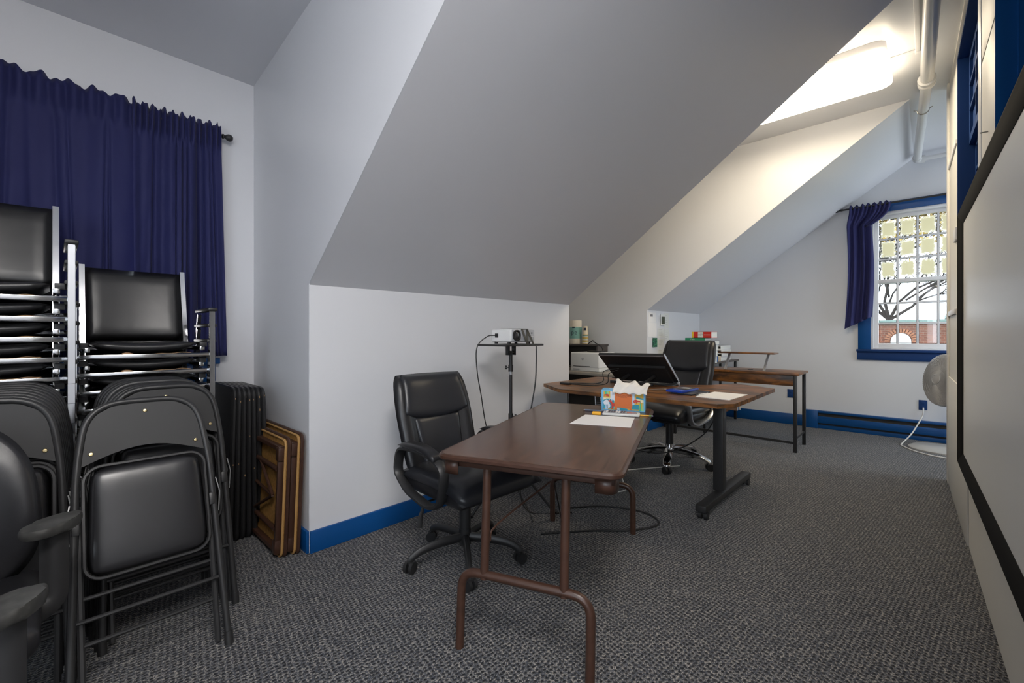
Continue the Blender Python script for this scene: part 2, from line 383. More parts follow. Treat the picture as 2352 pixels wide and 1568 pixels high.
# baseboards, heater
struct(G().b2((KA, CA, 0), (KA+.016, B0, .125), .003).done('baseboard_knee_near', 'blue'))
struct(G().b2((KB, YG-.016, 0), (-1.2, YG, .15), .003).done('baseboard_gable', 'blue'))
struct(G().b2((KB, B1, 0), (KB+.016, YG, .14), .003).done('baseboard_knee_far', 'blue'))
struct(G().b2((XA, CA-.016, 0), (KA, CA, .125), .003).done('baseboard_cheek', 'blue'))
ht = thing('baseboard_heater', 'long blue baseboard heater along the gable wall under the window', 'heater', (0, YG, 0))
G().b2((-1.2, -.06, .205), (1.6, -.002, .235), .004).done('top_rail', 'blue', ht)
G().b2((-1.2, -.075, .075), (1.6, -.062, .165), .003).done('front_panel', 'blue', ht)
G().b2((-1.2, -.05, .0), (1.6, -.004, .05), .003).done('bottom_rail', 'blue', ht)
G().b2((-1.19, -.03, .05), (1.6, -.004, .205)).done('fin_pack', flat('dusty_fins', (.05, .045, .04), .8), ht)
G().b2((-1.205, -.078, .0), (-1.06, -.003, .236), .004).done('end_cap', 'blue', ht)

# gable window
w1 = bpy.data.objects.new('window_1', None); C.objects.link(w1); struct(w1); w1.location = (0, YG, 0)
g = G(); c = .125
g.b2((WX0-c, -.022, WZ0), (WX0, 0, WZ1+.02), .003); g.b2((WX1, -.022, WZ0), (WX1+c, 0, WZ1+.02), .003); g.b2((WX0-c, -.024, WZ1), (WX1+c, 0, WZ1+.115), .003)
g.done('casing', 'blue', w1)
g = G(); g.b2((WX0-c-.015, -.05, WZ0-.03), (WX1+c+.015, 0, WZ0), .004); g.b2((WX0-c-.01, -.024, WZ0-.135), (WX1+c+.01, 0, WZ0-.03), .003)
g.done('sill_apron', 'navy', w1)
g = G()
for a, b in (((WX0, -.0015, WZ0), (WX0+.028, .131, WZ1)), ((WX1-.028, -.0015, WZ0), (WX1, .131, WZ1)), ((WX0, .0, WZ1-.03), (WX1, .13, WZ1)), ((WX0, 0, WZ0), (WX1, .13, WZ0+.02))): g.b2(a, b, .003)
g.done('window_frame', 'white_paint', w1)
ix0, ix1 = WX0+.028, WX1-.028
for nm, z0, z1, yy, gm in (('upper', 1.885, WZ1-.03, .075, 'clipped_sky_glass'), ('lower', WZ0+.02, 1.935, .035, 'glass')):
    g = G(); st = .045
    g.b2((ix0, yy-.0015, z0-.001), (ix0+st, yy+.0365, z1+.001), .003); g.b2((ix1-st, yy-.0015, z0-.001), (ix1, yy+.0365, z1+.001), .003)
    g.b2((ix0, yy, z1-.045), (ix1, yy+.035, z1), .003); g.b2((ix0, yy, z0), (ix1, yy+.035, z0+(.055 if nm == 'lower' else .045)), .003)
    sash = g.done('sash', 'white_paint', w1)
    a0, a1, b0, b1 = ix0+st, ix1-st, z0+.05, z1-.045; pw, ph = (a1-a0)/4, (b1-b0)/3
    for i in range(1, 4): G().b2((a0+pw*i-.010, yy+.004, b0), (a0+pw*i+.010, yy+.03, b1), .003).done('muntin', 'white_paint', sash)
    for k in range(1, 3): G().b2((a0, yy+.005, b0+ph*k-.010), (a1, yy+.029, b0+ph*k+.010), .003).done('muntin', 'white_paint', sash)
    for i in range(4):
        for k in range(3):
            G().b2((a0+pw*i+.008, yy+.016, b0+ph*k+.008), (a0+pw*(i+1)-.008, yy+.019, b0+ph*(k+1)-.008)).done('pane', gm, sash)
            g = G()
            x0, x1, zz0, zz1 = a0+pw*i+.009, a0+pw*(i+1)-.009, b0+ph*k+.009, b0+ph*(k+1)-.009
            for p, q in (((x0, zz0), (x1, zz0+.004)), ((x0, zz1-.004), (x1, zz1)), ((x0, zz0), (x0+.004, zz1)), ((x1-.004, zz0), (x1, zz1))): g.b2((p[0], yy+.009, p[1]), (q[0], yy+.0155, q[1]))
            g.done('putty_line', 'dark', sash)
# near dormer window behind the curtains
w2 = bpy.data.objects.new('window_2', None); C.objects.link(w2); struct(w2); w2.location = (XA, 0, 0)
g = G()
g.b2((0, -.57, 1.08), (.022, -.45, 2.52), .003); g.b2((0, .64, 1.08), (.022, .76, 2.52), .003); g.b2((0, -.57, 2.50), (.024, .76, 2.60), .003)
g.done('casing', 'blue', w2)
g = G(); g.b2((0, -.6, 1.05), (.05, .79, 1.09), .004); g.b2((0, -.58, .93), (.022, .77, 1.05), .003); g.done('sill_apron', 'blue', w2)
g = G()
for y0, y1, z0, z1 in ((-.45, -.39, 1.10, 2.5), (.58, .64, 1.10, 2.5), (-.39, .58, 1.10, 1.16), (-.39, .58, 2.44, 2.5), (-.39, .58, 1.77, 1.82), (-.08, -.06, 1.1, 2.5), (.25, .27, 1.1, 2.5)): g.b2((-.08, y0, z0), (-.04, y1, z1))
g.done('sash', 'white_paint', w2)
G().b2((-.062, -.40, 1.15), (-.058, .59, 2.45)).done('pane', 'glass', w2)
# unseen window behind the camera, added around the fill light
w5 = bpy.data.objects.new('added_back_window', None); C.objects.link(w5); struct(w5); w5.location = (1.0, -3.0, 0)
g = G()
for x0, x1, z0, z1 in ((-.95, -.89, .95, 2.55), (.89, .95, .95, 2.55), (-.89, .89, .95, 1.01), (-.89, .89, 2.49, 2.55), (-.02, .02, 1.01, 2.49)): g.b2((x0, -.10, z0), (x1, -.05, z1))
g.done('sash', 'white_paint', w5)

# ------------------------------------------------------------------ outside
struct(G().b2((-60, 8, -9.3), (60, 120, -9)).done('ground', flat('outside_lawn', (.10, .13, .05), .9)))
bm_ = mat('brick_wall', (.4, .15, .08), .85); n, l, b = nodes(bm_)
tc = n.new('ShaderNodeTexCoord'); mp = n.new('ShaderNodeMapping'); mp.inputs['Rotation'].default_value = (R(90), 0, 0)
br = n.new('ShaderNodeTexBrick'); br.inputs['Scale'].default_value = 1; br.inputs['Brick Width'].default_value = .28; br.inputs['Row Height'].default_value = .125; br.inputs['Mortar Size'].default_value = .010
br.inputs['Color1'].default_value = (.150, .048, .024, 1); br.inputs['Color2'].default_value = (.10, .032, .018, 1); br.inputs['Mortar'].default_value = (.15, .105, .078, 1)
l.new(tc.outputs['Object'], mp.inputs[0]); l.new(mp.outputs[0], br.inputs['Vector']); l.new(br.outputs[0], b.inputs['Base Color'])
bl = thing('brick_building', 'red brick building with green coping seen through the gable window', 'building', (-1, 34, -9))
G().b2((-14, 0, 0), (1.95, 8, 10.85)).done('wall', bm_, bl); G().b2((1.95, -.3, 0), (14, 8, 11.3)).done('wall', bm_, bl)
cop = flat('verdigris_coping', (.11, .17, .15), .6)
G().b2((-14.2, -.2, 10.85), (1.95, 8.2, 11.10), .03).done('coping', cop, bl); G().b2((1.85, -.5, 11.3), (14.2, 8.2, 11.55), .03).done('coping', cop, bl)
aw = G(); pts = [(-.45, 0), (.45, 0)]+[(.45*math.cos(R(a)), 1.33+.45*math.sin(R(a))) for a in range(0, 181, 15)]
aw.prism(pts, lambda x, y, d: (x-.12, d, y+8.55), -.08, .02); aw.done('arched_window', flat('white_outside_paint', (.36, .36, .35), .5), bl)
g = G()
for k in range(15):
    a = R(180*k/14); g.box((-.12+.60*math.cos(a), -.03, 9.88+.60*math.sin(a)), (.24, .1, .095), Matrix.Rotation(-a, 3, 'Y'))
g.done('brick_arch', flat('arch_brick', (.22, .09, .045), .85), bl)
def tree(name, label, x, y, z0, seed, scale, leaves):
    rnd = random.Random(seed); t = thing(name, label, 'tree', (x, y, z0)); g = G(); tips = []
    def grow(p, d, ln, r, dep):
        q = p+d*ln; m_ = (p+q)/2+Vector((rnd.uniform(-1, 1), rnd.uniform(-1, 1), rnd.uniform(-.3, .6)))*ln*.10
        g.tube([p, m_, q], lambda s: r*(1-.4*s), 6 if r > .05 else 3)
        if dep == 0: tips.append(q); return
        for _ in range(3):
            nd = (d+Vector((rnd.uniform(-1, 1), rnd.uniform(-.8, .8), rnd.uniform(-.35, .75)))*.95).normalized()
            grow(p.lerp(q, rnd.uniform(.45, 1)), nd, ln*rnd.uniform(.62, .86), r*.60, dep-1)
    for k in range(5):
        a = -2.4+1.2*k; grow(Vector((0, 0, 0)), Vector((math.sin(a*.55), rnd.uniform(-.3, .3), .95)).normalized(), 2.6*scale, .115*scale, 6)
    g.cyl((0, 0, -9*scale), (0, 0, .1), .30*scale, .2*scale, 8)
    g.done('branches', flat('grey_bark', (.016, .012, .009), .9), t)
    if leaves:
        lg = G()
        for q in [t_ for t_ in tips if t_.z > 2.4*scale]:
            for _ in range(max(1, leaves//3)):
                c_ = q+Vector((rnd.gauss(0, .5), rnd.gauss(0, .5), rnd.gauss(0, .45)))*scale; s_ = .05*scale
                a_, b_ = Vector((rnd.gauss(0, 1), rnd.gauss(0, 1), rnd.gauss(0, 1))).normalized()*s_, Vector((rnd.gauss(0, 1), rnd.gauss(0, 1), rnd.gauss(0, 1))).normalized()*s_
                lg.face([c_-a_-b_, c_+a_-b_, c_+a_+b_, c_-a_+b_])
        o = lg.done('foliage', mat(name+'_leaf', (.22, .145, .02), .7), t, keep_normals=True); o['kind'] = 'stuff'
    return t
tree('bare_tree', 'bare spreading tree rising behind the brick building roof', -2.2, 46, 2.4, 3, 1.15, 0)
tree('bare_tree', 'bare tree further right behind the brick building, seen through right panes', 8.5, 56, 2.2, 5, 1.1, 0)
tree('yellow_tree', 'tree with yellow autumn leaves filling the upper window panes', -4.6, 30, 2.2, 11, 1.25, 22)

# ------------------------------------------------------------------ ceiling things
lf = thing('ceiling_light', 'lit white wraparound ceiling light hanging in the far dormer', 'ceiling light', (-.83, 4.36, 3.25))
g = G(); g.prism(rrect(-.63, -.30, .63, .30, .09, 6), XY, 0, .035); 
lens = g.done('diffuser', 'lens', lf)
G().prism(rrect(-.615, -.285, .615, .285, .08, 6), XY, .0352, .108).done('housing', 'white_paint', lf)
lg = thing('ceiling_light', 'unseen wraparound fill light added on the flat ceiling over the open end of the room', 'ceiling light', (.50, -.15, 3.25), R(90))  # out-of-view fixture added to brighten the room
g = G(); g.prism(rrect(-.63, -.30, .63, .30, .09, 6), XY, 0, .07); g.done('diffuser', mat('fill_light_diffuser', (.9, .9, .9), .5, emit=(1, .96, .92), es=38), lg)
G().b2((-.60, -.28, .071), (.60, .28, .11), .01).done('housing', 'white_paint', lg)
pp = thing('ceiling_pipe', 'thick white painted pipe running under the flat ceiling to the gable', 'pipe', (0, 0, 0))
G().cyl((.075, 1.0, 3.27), (-.003, 4.80, 3.27), .041, n=20).done('pipe_run', 'pipe', pp)
G().cyl((-.003, 4.80, 3.27), (-.085, 6.86, 3.27), .036, n=20).done('pipe_run', 'pipe', pp)
mx = Matrix.Translation((-.003, 4.80, 3.27)) @ Matrix.Rotation(R(90), 4, 'X')
G().lathe([(.04, -.05), (.056, -.045), (.056, -.02), (.048, -.012), (.048, .012), (.056, .02), (.056, .045), (.04, .05)], mx, 20).done('coupling', 'pipe', pp)
G().tube([(-.085, 6.80, 3.27), (-.085, 6.86, 3.27), (-.07, 6.90, 3.27), (-.02, 6.905, 3.27)], .042, 16).done('elbow', 'pipe', pp)
G().cyl((-.03, 6.905, 3.27), (1.5, 6.905, 3.27), .024, n=14).done('branch_pipe', 'pipe', pp)
g = G(); ca = [(.039*math.cos(R(a)), .039*math.sin(R(a))) for a in range(180, 361, 20)]
g.tube([(-.028+x, 5.40, 3.27+z) for x, z in [(-.062, .012), (-.050, .008)]+ca+[(.050, .008), (.062, .012)]], .0055, 6); g.done('strap', 'steel', pp)
rc = thing('wire_raceway', 'white surface wire raceway on the ceiling leading to the lit light', 'raceway', (-.05, 4.41, 3.36))
G().b2((-.014, -3.2, -.024), (.014, .012, -.001), .003).done('channel', 'white_paint', rc); G().b2((-.16, -.012, -.024), (.014, .012, -.001), .003).done('channel', 'white_paint', rc)
G().b2((-.018, -.018, -.027), (.018, .018, -.001), .004).done('elbow_cover', 'white_paint', rc)

# ------------------------------------------------------------------ near dormer: curtains, rod
def finial(g, p, d):
    d = Vector(d); q = Vector(p); rot = d.to_track_quat('Z', 'Y').to_matrix().to_4x4()
    g.lathe([(.012, 0), (.018, .004), (.018, .012), (.010, .016), (.016, .022), (.016, .028), (.009, .034), (.018, .044), (.024, .058), (.022, .072), (.012, .082), (0, .085)], Matrix.Translation(q) @ rot, 14)
rod = thing('curtain_rod', 'black curtain rod with ball finial above the near dormer window', 'curtain rod', (-3.502, 0, 2.61))
G().cyl((0, -.75, 0), (0, .785, 0), .009, n=10).done('rod', 'enamel', rod)
g = G(); finial(g, (0, .78, 0), (0, 1, 0)); g.done('finial', 'enamel', rod)
g = G(); g.cyl((0, .755, 0), (-.056, .755, 0), .006, n=8); g.b2((-.057, .74, -.03), (-.050, .77, .03)); g.done('bracket', 'enamel', rod)
def drape(name, label, y0, y1, seed, spread=0):
    rnd = random.Random(seed); ph = [rnd.uniform(0, 6) for _ in range(6)]; cr = [(rnd.uniform(.03, .97), rnd.uniform(.007, .016), rnd.uniform(.012, .030), rnd.uniform(-.03, .03)) for _ in range(11)]
    def fn(u, v):
        z = 2.665-(1.57+.012*math.sin(u*9+ph[5]))*v
        w = u+.018*math.sin(5*u*PI+ph[0])*v
        y = y0+(y1-y0)*w+spread*v*max(0, u-.75)*4
        f = (.024*math.sin(u*13+ph[1]+.6*v+.8*math.sin(u*9))+.013*math.sin(u*29+ph[2]-v)+.006*math.sin(u*47+ph[3]+2*v))*(.55+.55*v)-sum(d_*math.exp(-((u+q_*v-u_)/w_)**2)*min(1, .35+v) for u_, w_, d_, q_ in cr)+.0015*math.sin(v*40+u*30)
        x = -3.482+f*.9
        if v < .10:     # gathered rod pocket and heading
            k = 1-abs(v-.035)/.065; x = -3.484+.012*math.sin(u*95+ph[4])+f*.4+max(0, k)*.008
            z += .013*math.sin(u*60+ph[1])*max(0, 1-v*16)+.007*math.sin(u*133)*max(0, 1-v*16)
        return (x, y, z)
    o = G().sheet(240, 44, fn).done(name, 'curtain', None, ang=180)
    md = o.modifiers.new('thick', 'SOLIDIFY'); md.thickness = .002
    return tag(o, label, 'curtain', 'navy curtains of the near dormer')
drape('curtain', 'navy curtain panel beside the white corner, behind the shorter chair stack', .330, .785, 4, .045)
drape('curtain', 'navy curtain panel behind the taller chair stack', -.68, .345, 9)

# ------------------------------------------------------------------ stacks of chrome armchairs
def armchair(label):
    t = thing('stacking_armchair', label, 'chair', group='chrome stacking armchairs by the curtain'); wd = .27
    for s in (-1, 1):
        G().b2((.237, s*wd-.0125, 0), (.250, s*wd+.0125, .60), .0015, 1).done('front_leg', 'chrome', t)
        q = G().b2((-.07, s*wd-.022, .60), (.262, s*wd+.022, .618), .005).done('arm_pad', 'plastic', t)
        G().tube([(-.06, s*wd, .59), (-.15, s*wd, .40), (-.24, s*wd, .01)], .013, 4).done('rear_leg', 'chrome', t)
        G().tube([(-.195, s*.225, .40), (-.31, s*.225, .86)], .0165, 4).done('back_post', 'chrome', t)
        G().b2((-.21, s*.225-.011, .385), (.24, s*.225+.011, .407), .002).done('seat_rail', 'chrome', t)
        G().b2((.19, s*.235-.016, .405), (.222, s*.235+.016, .432), .003).done('bumper', 'plastic', t)
    G().b2((.236, -wd+.012, .352), (.248, wd-.012, .374), .003).done('front_rail', 'chrome', t)
    G().b2((-.215, -wd, .385), (-.195, wd, .405), .003).done('rear_rail', 'chrome', t)
    def seat(u, v, s):
        e = (max(0, 1-abs(u)**6)*max(0, 1-abs(v)**6))**.5
        return (.0+.225*u, .205*v, .415-.02*(1-v*v)+.03*(u*u)*(.3)+(.028 if s > 0 else -.022)*e)
    G().pillow(14, 14, seat).done('seat', 'vinyl', t, ang=180)
    g = G(); g.sheet(20, 1, lambda u, v: (.2155, -.10+.28*u, .3775+.004*math.sin(u*17)-.010*(1-(1.6*u-.6)**2)+(.002+.007*max(0, math.sin(u*11+1)))*v)); g.done('torn_lining', 'tan', t, 'torn tan lining')
    def back(u, v, s):
        e = (max(0, 1-abs(u)**8)*max(0, 1-abs(v)**8))**.5; k = (v+1)/2
        return (-.218-.105*k-.022*(1-u*u)+(.016 if s > 0 else -.014)*e, .215*u, .44+.41*k)
    G().pillow(12, 10, back).done('backrest', 'vinyl', t, ang=180)
    return t
PX, PZ = .014, .0865
proto = armchair('tall')
def stack(x_top, yc, n, desc, first):
    for k in range(n):      # k counts from the top
        loc = (x_top-.25-PX*k, yc, PZ*(n-1-k))
        lab = 'black vinyl chrome armchair, %s of the %s' % ('topmost' if k == 0 else ordinal(k+1)+' from the top', desc)
        if first and k == 0: proto.location = loc; proto['label'] = lab
        else: dup(proto, loc, lab)
stack(-2.66, -.215, 13, 'taller left stack', True)
stack(-2.85, .335, 10, 'shorter stack by the curtain', False)

# ------------------------------------------------------------------ black folding chairs, folded and leaning
def folding_chair():
    t = thing('folding_chair', '', 'chair', group='folded black folding chairs leaning on the stacks'); L = 1.03
    hw = .228
    fr = fillet([(0, -hw, 0), (0, -hw+.022, .80), (0, -.17, L), (0, .17, L), (0, hw-.022, .80), (0, hw, 0)], .17, 8)
    G().tube(fr, .0125, 10).done('front_frame', 'enamel', t)
    for s in (-1, 1): G().cyl((0, s*hw, -.005), (0, s*hw, .045), .0155, n=12).done('foot_cap', 'plastic', t)
    top = [(-.195+.39*k/12, .79+.055*math.sin(PI*k/12)) for k in range(13)]
    out = top+[(.20, .86), (.185, .93), (.15, .985), (.10, 1.015), (0, 1.022), (-.10, 1.015), (-.15, .985), (-.185, .93), (-.20, .86)]
    bk = G().prism(out, YZ, .004, -.004).done('backrest', 'panel', t)
    g = G()
    for y, z in ((-.165, .835), (.165, .835), (0, .985)): g.lathe([(.008, 0), (.006, .004), (0, .005)], Matrix.Translation((.004, y, z)) @ Matrix.Rotation(R(90), 4, 'Y'), 10)
    g.done('screw', 'brass', bk)
    def seat(u, v, s):
        e = (max(0, 1-abs(u)**5)*max(0, 1-abs(v)**5))**.5; c_ = 1-.10*(abs(u)*abs(v))**6
        return (.012+(.020 if s > 0 else -.012)*e, .178*u*c_*(1-.03*v), .585+.195*v*c_)
    st = G().pillow(20, 20, seat).done('seat', 'seatvinyl', t, ang=180)
    rim = [(.012, y, z) for y, z in rrect(-.188, .385, .188, .785, .055, 6)]
    G().tube(rim, .007, 6, True).done('seat_rim', 'enamel', st)
    rl = fillet([(-.022, -.195, 0.02), (-.022, -.19, .62), (-.022, -.19, .66)], .05)
    for s in (-1, 1):
        G().tube([(-.024, s*.196, .02), (-.024, s*.200, .60)], .011, 8).done('rear_leg', 'enamel', t)
        G().b2((-.03, s*.208-.012, .55), (.014, s*.208+.010, .60), .004).done('hinge_bracket', 'enamel', t)
        G().tube([(.012, s*(hw-.004), .66), (.016, s*(hw+.006), .60), (.012, s*(hw-.002), .52)], .0028, 4).done('hinge_link', 'dark_steel', t)
    for z, x in ((.18, -.024), (.26, 0.0), (.33, -.024)): G().cyl((x, -.215 if x == 0 else -.196, z), (x, .215 if x == 0 else .196, z), .0075, n=8).done('crossbar', 'enamel', t)
    return t
fc = folding_chair(); first = True
def lean(loc, deg, rz, label):
    global first
    rot = (0, R(-deg), R(rz))
    if first: fc.location = loc; fc.rotation_euler = rot; fc['label'] = label; first = False
    else: dup(fc, loc, label, rot)
lean((-2.05, .265, .0), 19.0, 0, 'black folding chair tilted out in front, first of the right-hand row')
for k in range(7):
    lean((-2.34-.043*k, .36-.006*k, .012 if k > 2 else .002), 12.5-.8*k, 0, 'folded black folding chair, %s behind the tilted front one' % ordinal(k+1))
for k in range(8):
    lean((-2.21-.043*k, -.185+.004*k, .004*k), 10.5-.6*k, 0, 'folded black folding chair, %s in the row behind the worn task chair' % ordinal(k+1))

# ------------------------------------------------------------------ worn task chairs at the left edge
def casters(g_w, g_h, r, a0, wr=.028):
    for k in range(5):
        a = a0+72*k; c, s = math.cos(R(a)), math.sin(R(a)); p = Vector((r*c, r*s, wr)); w = Vector((-s, c, 0))
        yield k, a, p, w
def star_base(t, a0, r, mleg, mc, hub_z=.12, wr=.028):
    for k in range(5):
        a = R(a0+72*k); c, s = math.cos(a), math.sin(a)
        G().tube(spline([(0, 0, hub_z), (r*.4*c, r*.4*s, hub_z-.002), (r*.78*c, r*.78*s, hub_z-.02), (r*.97*c, r*.97*s, .075), (r*c, r*s, .055)], 4), lambda q: .026-.010*q, 8, flat=1.7 if mleg == 'chrome' else .8, up=(0, 0, 1)).done('base_leg', mleg, t)
        p = Vector((r*c, r*s, wr)); w = Vector((-math.sin(a+.7), math.cos(a+.7), 0)); g = G()
        for q in (-1, 1): g.cyl(p+w*(.008*q), p+w*(.026*q), wr, n=16)
        g.box(p+Vector((0, 0, wr*.75)), (.03, .03, .02), None, .006); g.done('caster', mc, t)
    G().cyl((0, 0, hub_z-.04), (0, 0, hub_z+.05), .034, n=16).done('hub', mleg, t)
def task_chair(loc, rz, label):
    t = thing('task_chair', label, 'chair', loc, rz, 'worn black task chairs with T arms')
    star_base(t, 50, .27, 'plastic', 'plastic')
    G().cyl((0, 0, .15), (0, 0, .40), .028, n=14).done('gas_column', 'plastic', t)
    G().box((.03, 0, .46), (.46, .46, .085), None, .035, 4).done('seat', 'leather', t)
    def back(u, v, s):
        k = (v+1)/2; e = (max(0, 1-u*u)*max(0, 1-v*v))**.5
        a = math.atan2(v, u) if (u or v) else 0; m_ = max(abs(u), abs(v)); p_ = 2.6
        q = m_/((abs(math.cos(a))**p_+abs(math.sin(a))**p_)**(1/p_)) if m_ else 0
        U, V = q*math.cos(a), q*math.sin(a); kk = (V+1)/2
        rim = max(0, 1-q**4)**.5 if q < 1 else 0
        return (-.17-.10*kk+.05*U*U+(.045 if s > 0 else -.035)*rim, .225*U*(1-.10*V), .45+.53*kk)
    bk = G().pillow(22, 22, back).done('backrest', 'leather', t, ang=180)
    G().tube([(-.2, .0, .40), (-.27, 0, .45), (-.26, 0, .6)], .025, 6, flat=1.6).done('back_bracket', 'plastic', t)
    for s in (-1, 1):
        G().tube(fillet([(.02, s*.16, .43), (-.02, s*.255, .43), (-.03, s*.255, .655)], .05), .02, 8, flat=1.7, up=(1, 0, 0)).done('arm_post', 'plastic', t)
        ra = R(-45 if s > 0 else 45)
        g = G(); g.prism([(.078*math.cos(R(a))*(1 if math.cos(R(a)) > 0 else 1.15), .048*math.sin(R(a))*(1+.25*math.cos(R(a)))) for a in range(0, 360, 15)], lambda x, y, d: (-.03+x*math.cos(ra)-y*math.sin(ra), s*.25+x*math.sin(ra)+y*math.cos(ra), d), .652, .684)
        es = [e for e in g.bm.edges if abs(e.verts[0].co.z-e.verts[1].co.z) < 1e-5]; bmesh.ops.bevel(g.bm, geom=es, offset=.010, segments=2, affect='EDGES', profile=.5)
        g.done('arm_pad', 'worn', t, 'scuffed grey arm pad')
    return t
task_chair((-1.90, -.252, 0), 0, 'worn black task chair whose backrest hides the folded chairs, further one')
task_chair((-1.375, -.325, 0), 0, 'worn black task chair at the corner showing only a scuffed arm pad')

# ------------------------------------------------------------------ black boards and small brown tables leaning by the cheek wall
for k in range(7):
    y = .722+.0335*k
    o = thing('folding_card_table', 'black painted folded table, %s in the row beside the brown folded tables' % (('%s from the left' % ordinal(k+1)) if k else 'leftmost'), 'table', (-3.02, y+.008, .0), 0, 'black folded tables on edge')
    o.rotation_euler = (R(-1.4+.5*k), 0, 0); o.location.z = .004+.001*k
    H_ = .915-.003*k
    G().prism(rrect(-.5, 0, 0, H_, .045, 5), XZ, -.013, .013).done('board', 'blackwood', o)
    G().tube([(x, 0, z) for x, z in rrect(-.503, .001, .003, H_+.001, .045, 5)], .0135, 8, True).done('edge_band', 'blackwood', o)
    rnd = random.Random(k)
    for q in range(2):
        z = rnd.uniform(.835, .865) if q == 0 else rnd.uniform(.35, .8)
        G().box((.0165, rnd.uniform(-.006, .006), z), (.0015, .004, rnd.uniform(.004, .016)), None, .0008, 1).done('paint_chip', 'chip', o, 'bare wood chip')
def small_table(y, h, label, dx):
    t = thing('small_folding_table', label, 'table', (-2.60+dx, y-.022, .0), 0, 'brown folded tables leaning on the cheek wall'); t.rotation_euler = (R(-2.2), 0, 0)
    D = .86
    G().prism(rrect(-D, .002, 0, h, .035, 5), XZ, -.003, .012).done('underside_board', 'particle', t, 'mustard coloured raw board underside')
    G().tube([(x, -.006, z) for x, z in rrect(-D, .004, .002, h, .035, 5)], .006, 6, True).done('edge_band', 'edge_tan', t, 'tan edge band')
    G().tube([(x, .013, z) for x, z in rrect(-D-.004, .004, .006, h+.004, .037, 5)], .0105, 8, True).done('top_moulding', 'brown_metal', t)
    g = G(); g.b2((-.04, -.035, .05), (-.018, -.003, h-.05), .003); g.b2((-D+.02, -.035, .03), (-.02, -.003, .055), .003); g.b2((-D+.02, -.035, h-.06), (-.02, -.003, h-.035), .003)
    g.done('apron', 'brown_metal', t)
    for z in (.055, h-.085): G().b2((-.055, -.04, z-.03), (-.006, -.003, z+.045), .006).done('corner_bracket', 'brown_metal', t)
    for a, b_ in (((-.75, .16), (-.06, .15)), ((-.75, h-.16), (-.06, h-.17))): G().cyl((a[0], -.022, a[1]), (b_[0], -.022, b_[1]), .014, n=10).done('folded_leg', 'brown_metal', t)
    for a, b_ in (((-.32, h-.17), (-.10, .33)), ((-.42, .18), (-.10, .33)), ((-.42, .35), (-.10, .33))): G().cyl((a[0], -.03, a[1]), (b_[0], -.03, b_[1]), .009, n=8).done('brace', 'brown_metal', t)
    return t
small_table(.905, .655, 'brown folded table showing mustard underside, nearer of the leaning pair', -.012)
small_table(.968, .672, 'brown folded table between its twin and the corner of the white wall', .006)

# ------------------------------------------------------------------ executive chairs
def exec_chair(name, label, loc, rz, base_ang, mleg, top, br, chrome_arm):
    t = thing(name, label, 'chair', loc, rz)
    star_base(t, base_ang, br, mleg, 'plastic', .125, .03)
    G().cyl((0, 0, .17), (0, 0, .40), .032, n=16).done('gas_column', 'plastic', t)
    G().b2((-.14, -.09, .37), (.14, .09, .41), .012).done('mechanism', 'plastic', t)
    G().tube([(.0, -.10, .385), (-.02, -.25, .375), (-.03, -.27, .30), (-.03, -.275, .25)], lambda q: .006 if q < .6 else .013, 8).done('lever', 'plastic', t)
    G().box((.02, 0, .445), (.54, .52, .075), None, .03, 4).done('seat_base', 'leather', t)
    def seat(u, v, s):
        e = (max(0, 1-abs(u)**6)*max(0, 1-abs(v)**6))**.5
        return (.045+.285*u, .275*v, .485+(.055 if s > 0 else -.03)*e-.025*max(0, u-.4)**2*4)
    G().pillow(18, 18, seat).done('seat_cushion', 'leather_soft', t, ang=180)
    zb, H_ = .47, top-.47
    def cx(k): return -.235-.17*k-.05*max(0, k-.75)**2*4
    def back(u, v, s):
        k = (v+1)/2; e = (max(0, 1-abs(u)**7)*max(0, 1-abs(v)**9))**.5
        w = .278*(1-.10*(1-k))*(1-.16*max(0, k-.55)**1.5*2.2)*(1-.08*abs(u)**3*abs(v)**8)
        bol = .016*math.exp(-((abs(u)-.80)/.14)**2)
        return (cx(k)+.055*u*u+((.045+bol) if s > 0 else -.05)*e, w*u, zb+H_*k)
    bk = G().pillow(26, 26, back).done('backrest', 'leather', t, ang=180)
    def head(u, v, s):
        k = .80+.205*v; e = (max(0, 1-abs(u)**5)*max(0, 1-abs(v)**5))**.5
        drop = -.05*(1-u*u)*(1 if v < 0 else 0)*(-v)
        return (cx(k)+.05*u*u*.7+.040+(.042 if s > 0 else -.03)*e+.01*max(0, -v), .222*u*(1-.05*v), zb+H_*k+drop*.9)
    G().pillow(20, 16, head).done('headrest', 'leather_soft', t, ang=180)
    def lum(u, v, s):
        k = .30+.27*v; e = (max(0, 1-abs(u)**6)*max(0, 1-abs(v)**6))**.5
        return (cx(k)+.05*u*u*.5+.037+(.026 if s > 0 else -.02)*e, .150*u*(1+.12*v), zb+H_*k)
    G().pillow(16, 16, lum).done('lumbar_panel', 'leather_soft', t, ang=180)
    for s in (-1, 1):
        lp = [(-.235, .50), (-.205, .635), (-.03, .655), (.12, .64), (.205, .595), (.175, .42), (.07, .385), (-.12, .42)]
        ar = G().tube(fillet([(x, s*.285, z) for x, z in lp], .045, 4, True), .028, 8, True, flat=.55, up=(0, 1, 0)).done('armrest', 'steel' if chrome_arm else 'plastic', t)
        def pad(u, v, q, s=s):
            e = (max(0, 1-abs(u)**4)*max(0, 1-abs(v)**4))**.5
            return (-.01+.165*u, s*.285+.036*v, .668-.022*max(0, u)**2-.01*u*u+(.020 if q > 0 else -.015)*e)
        G().pillow(12, 8, pad).done('arm_pad', 'leather', ar, ang=180)
    return t
exec_chair('executive_chair', 'black leather executive chair with black base beside the brown folding table', (-1.87, 1.585, 0), R(-2), 36+2, 'plastic', 1.01, .31, False)
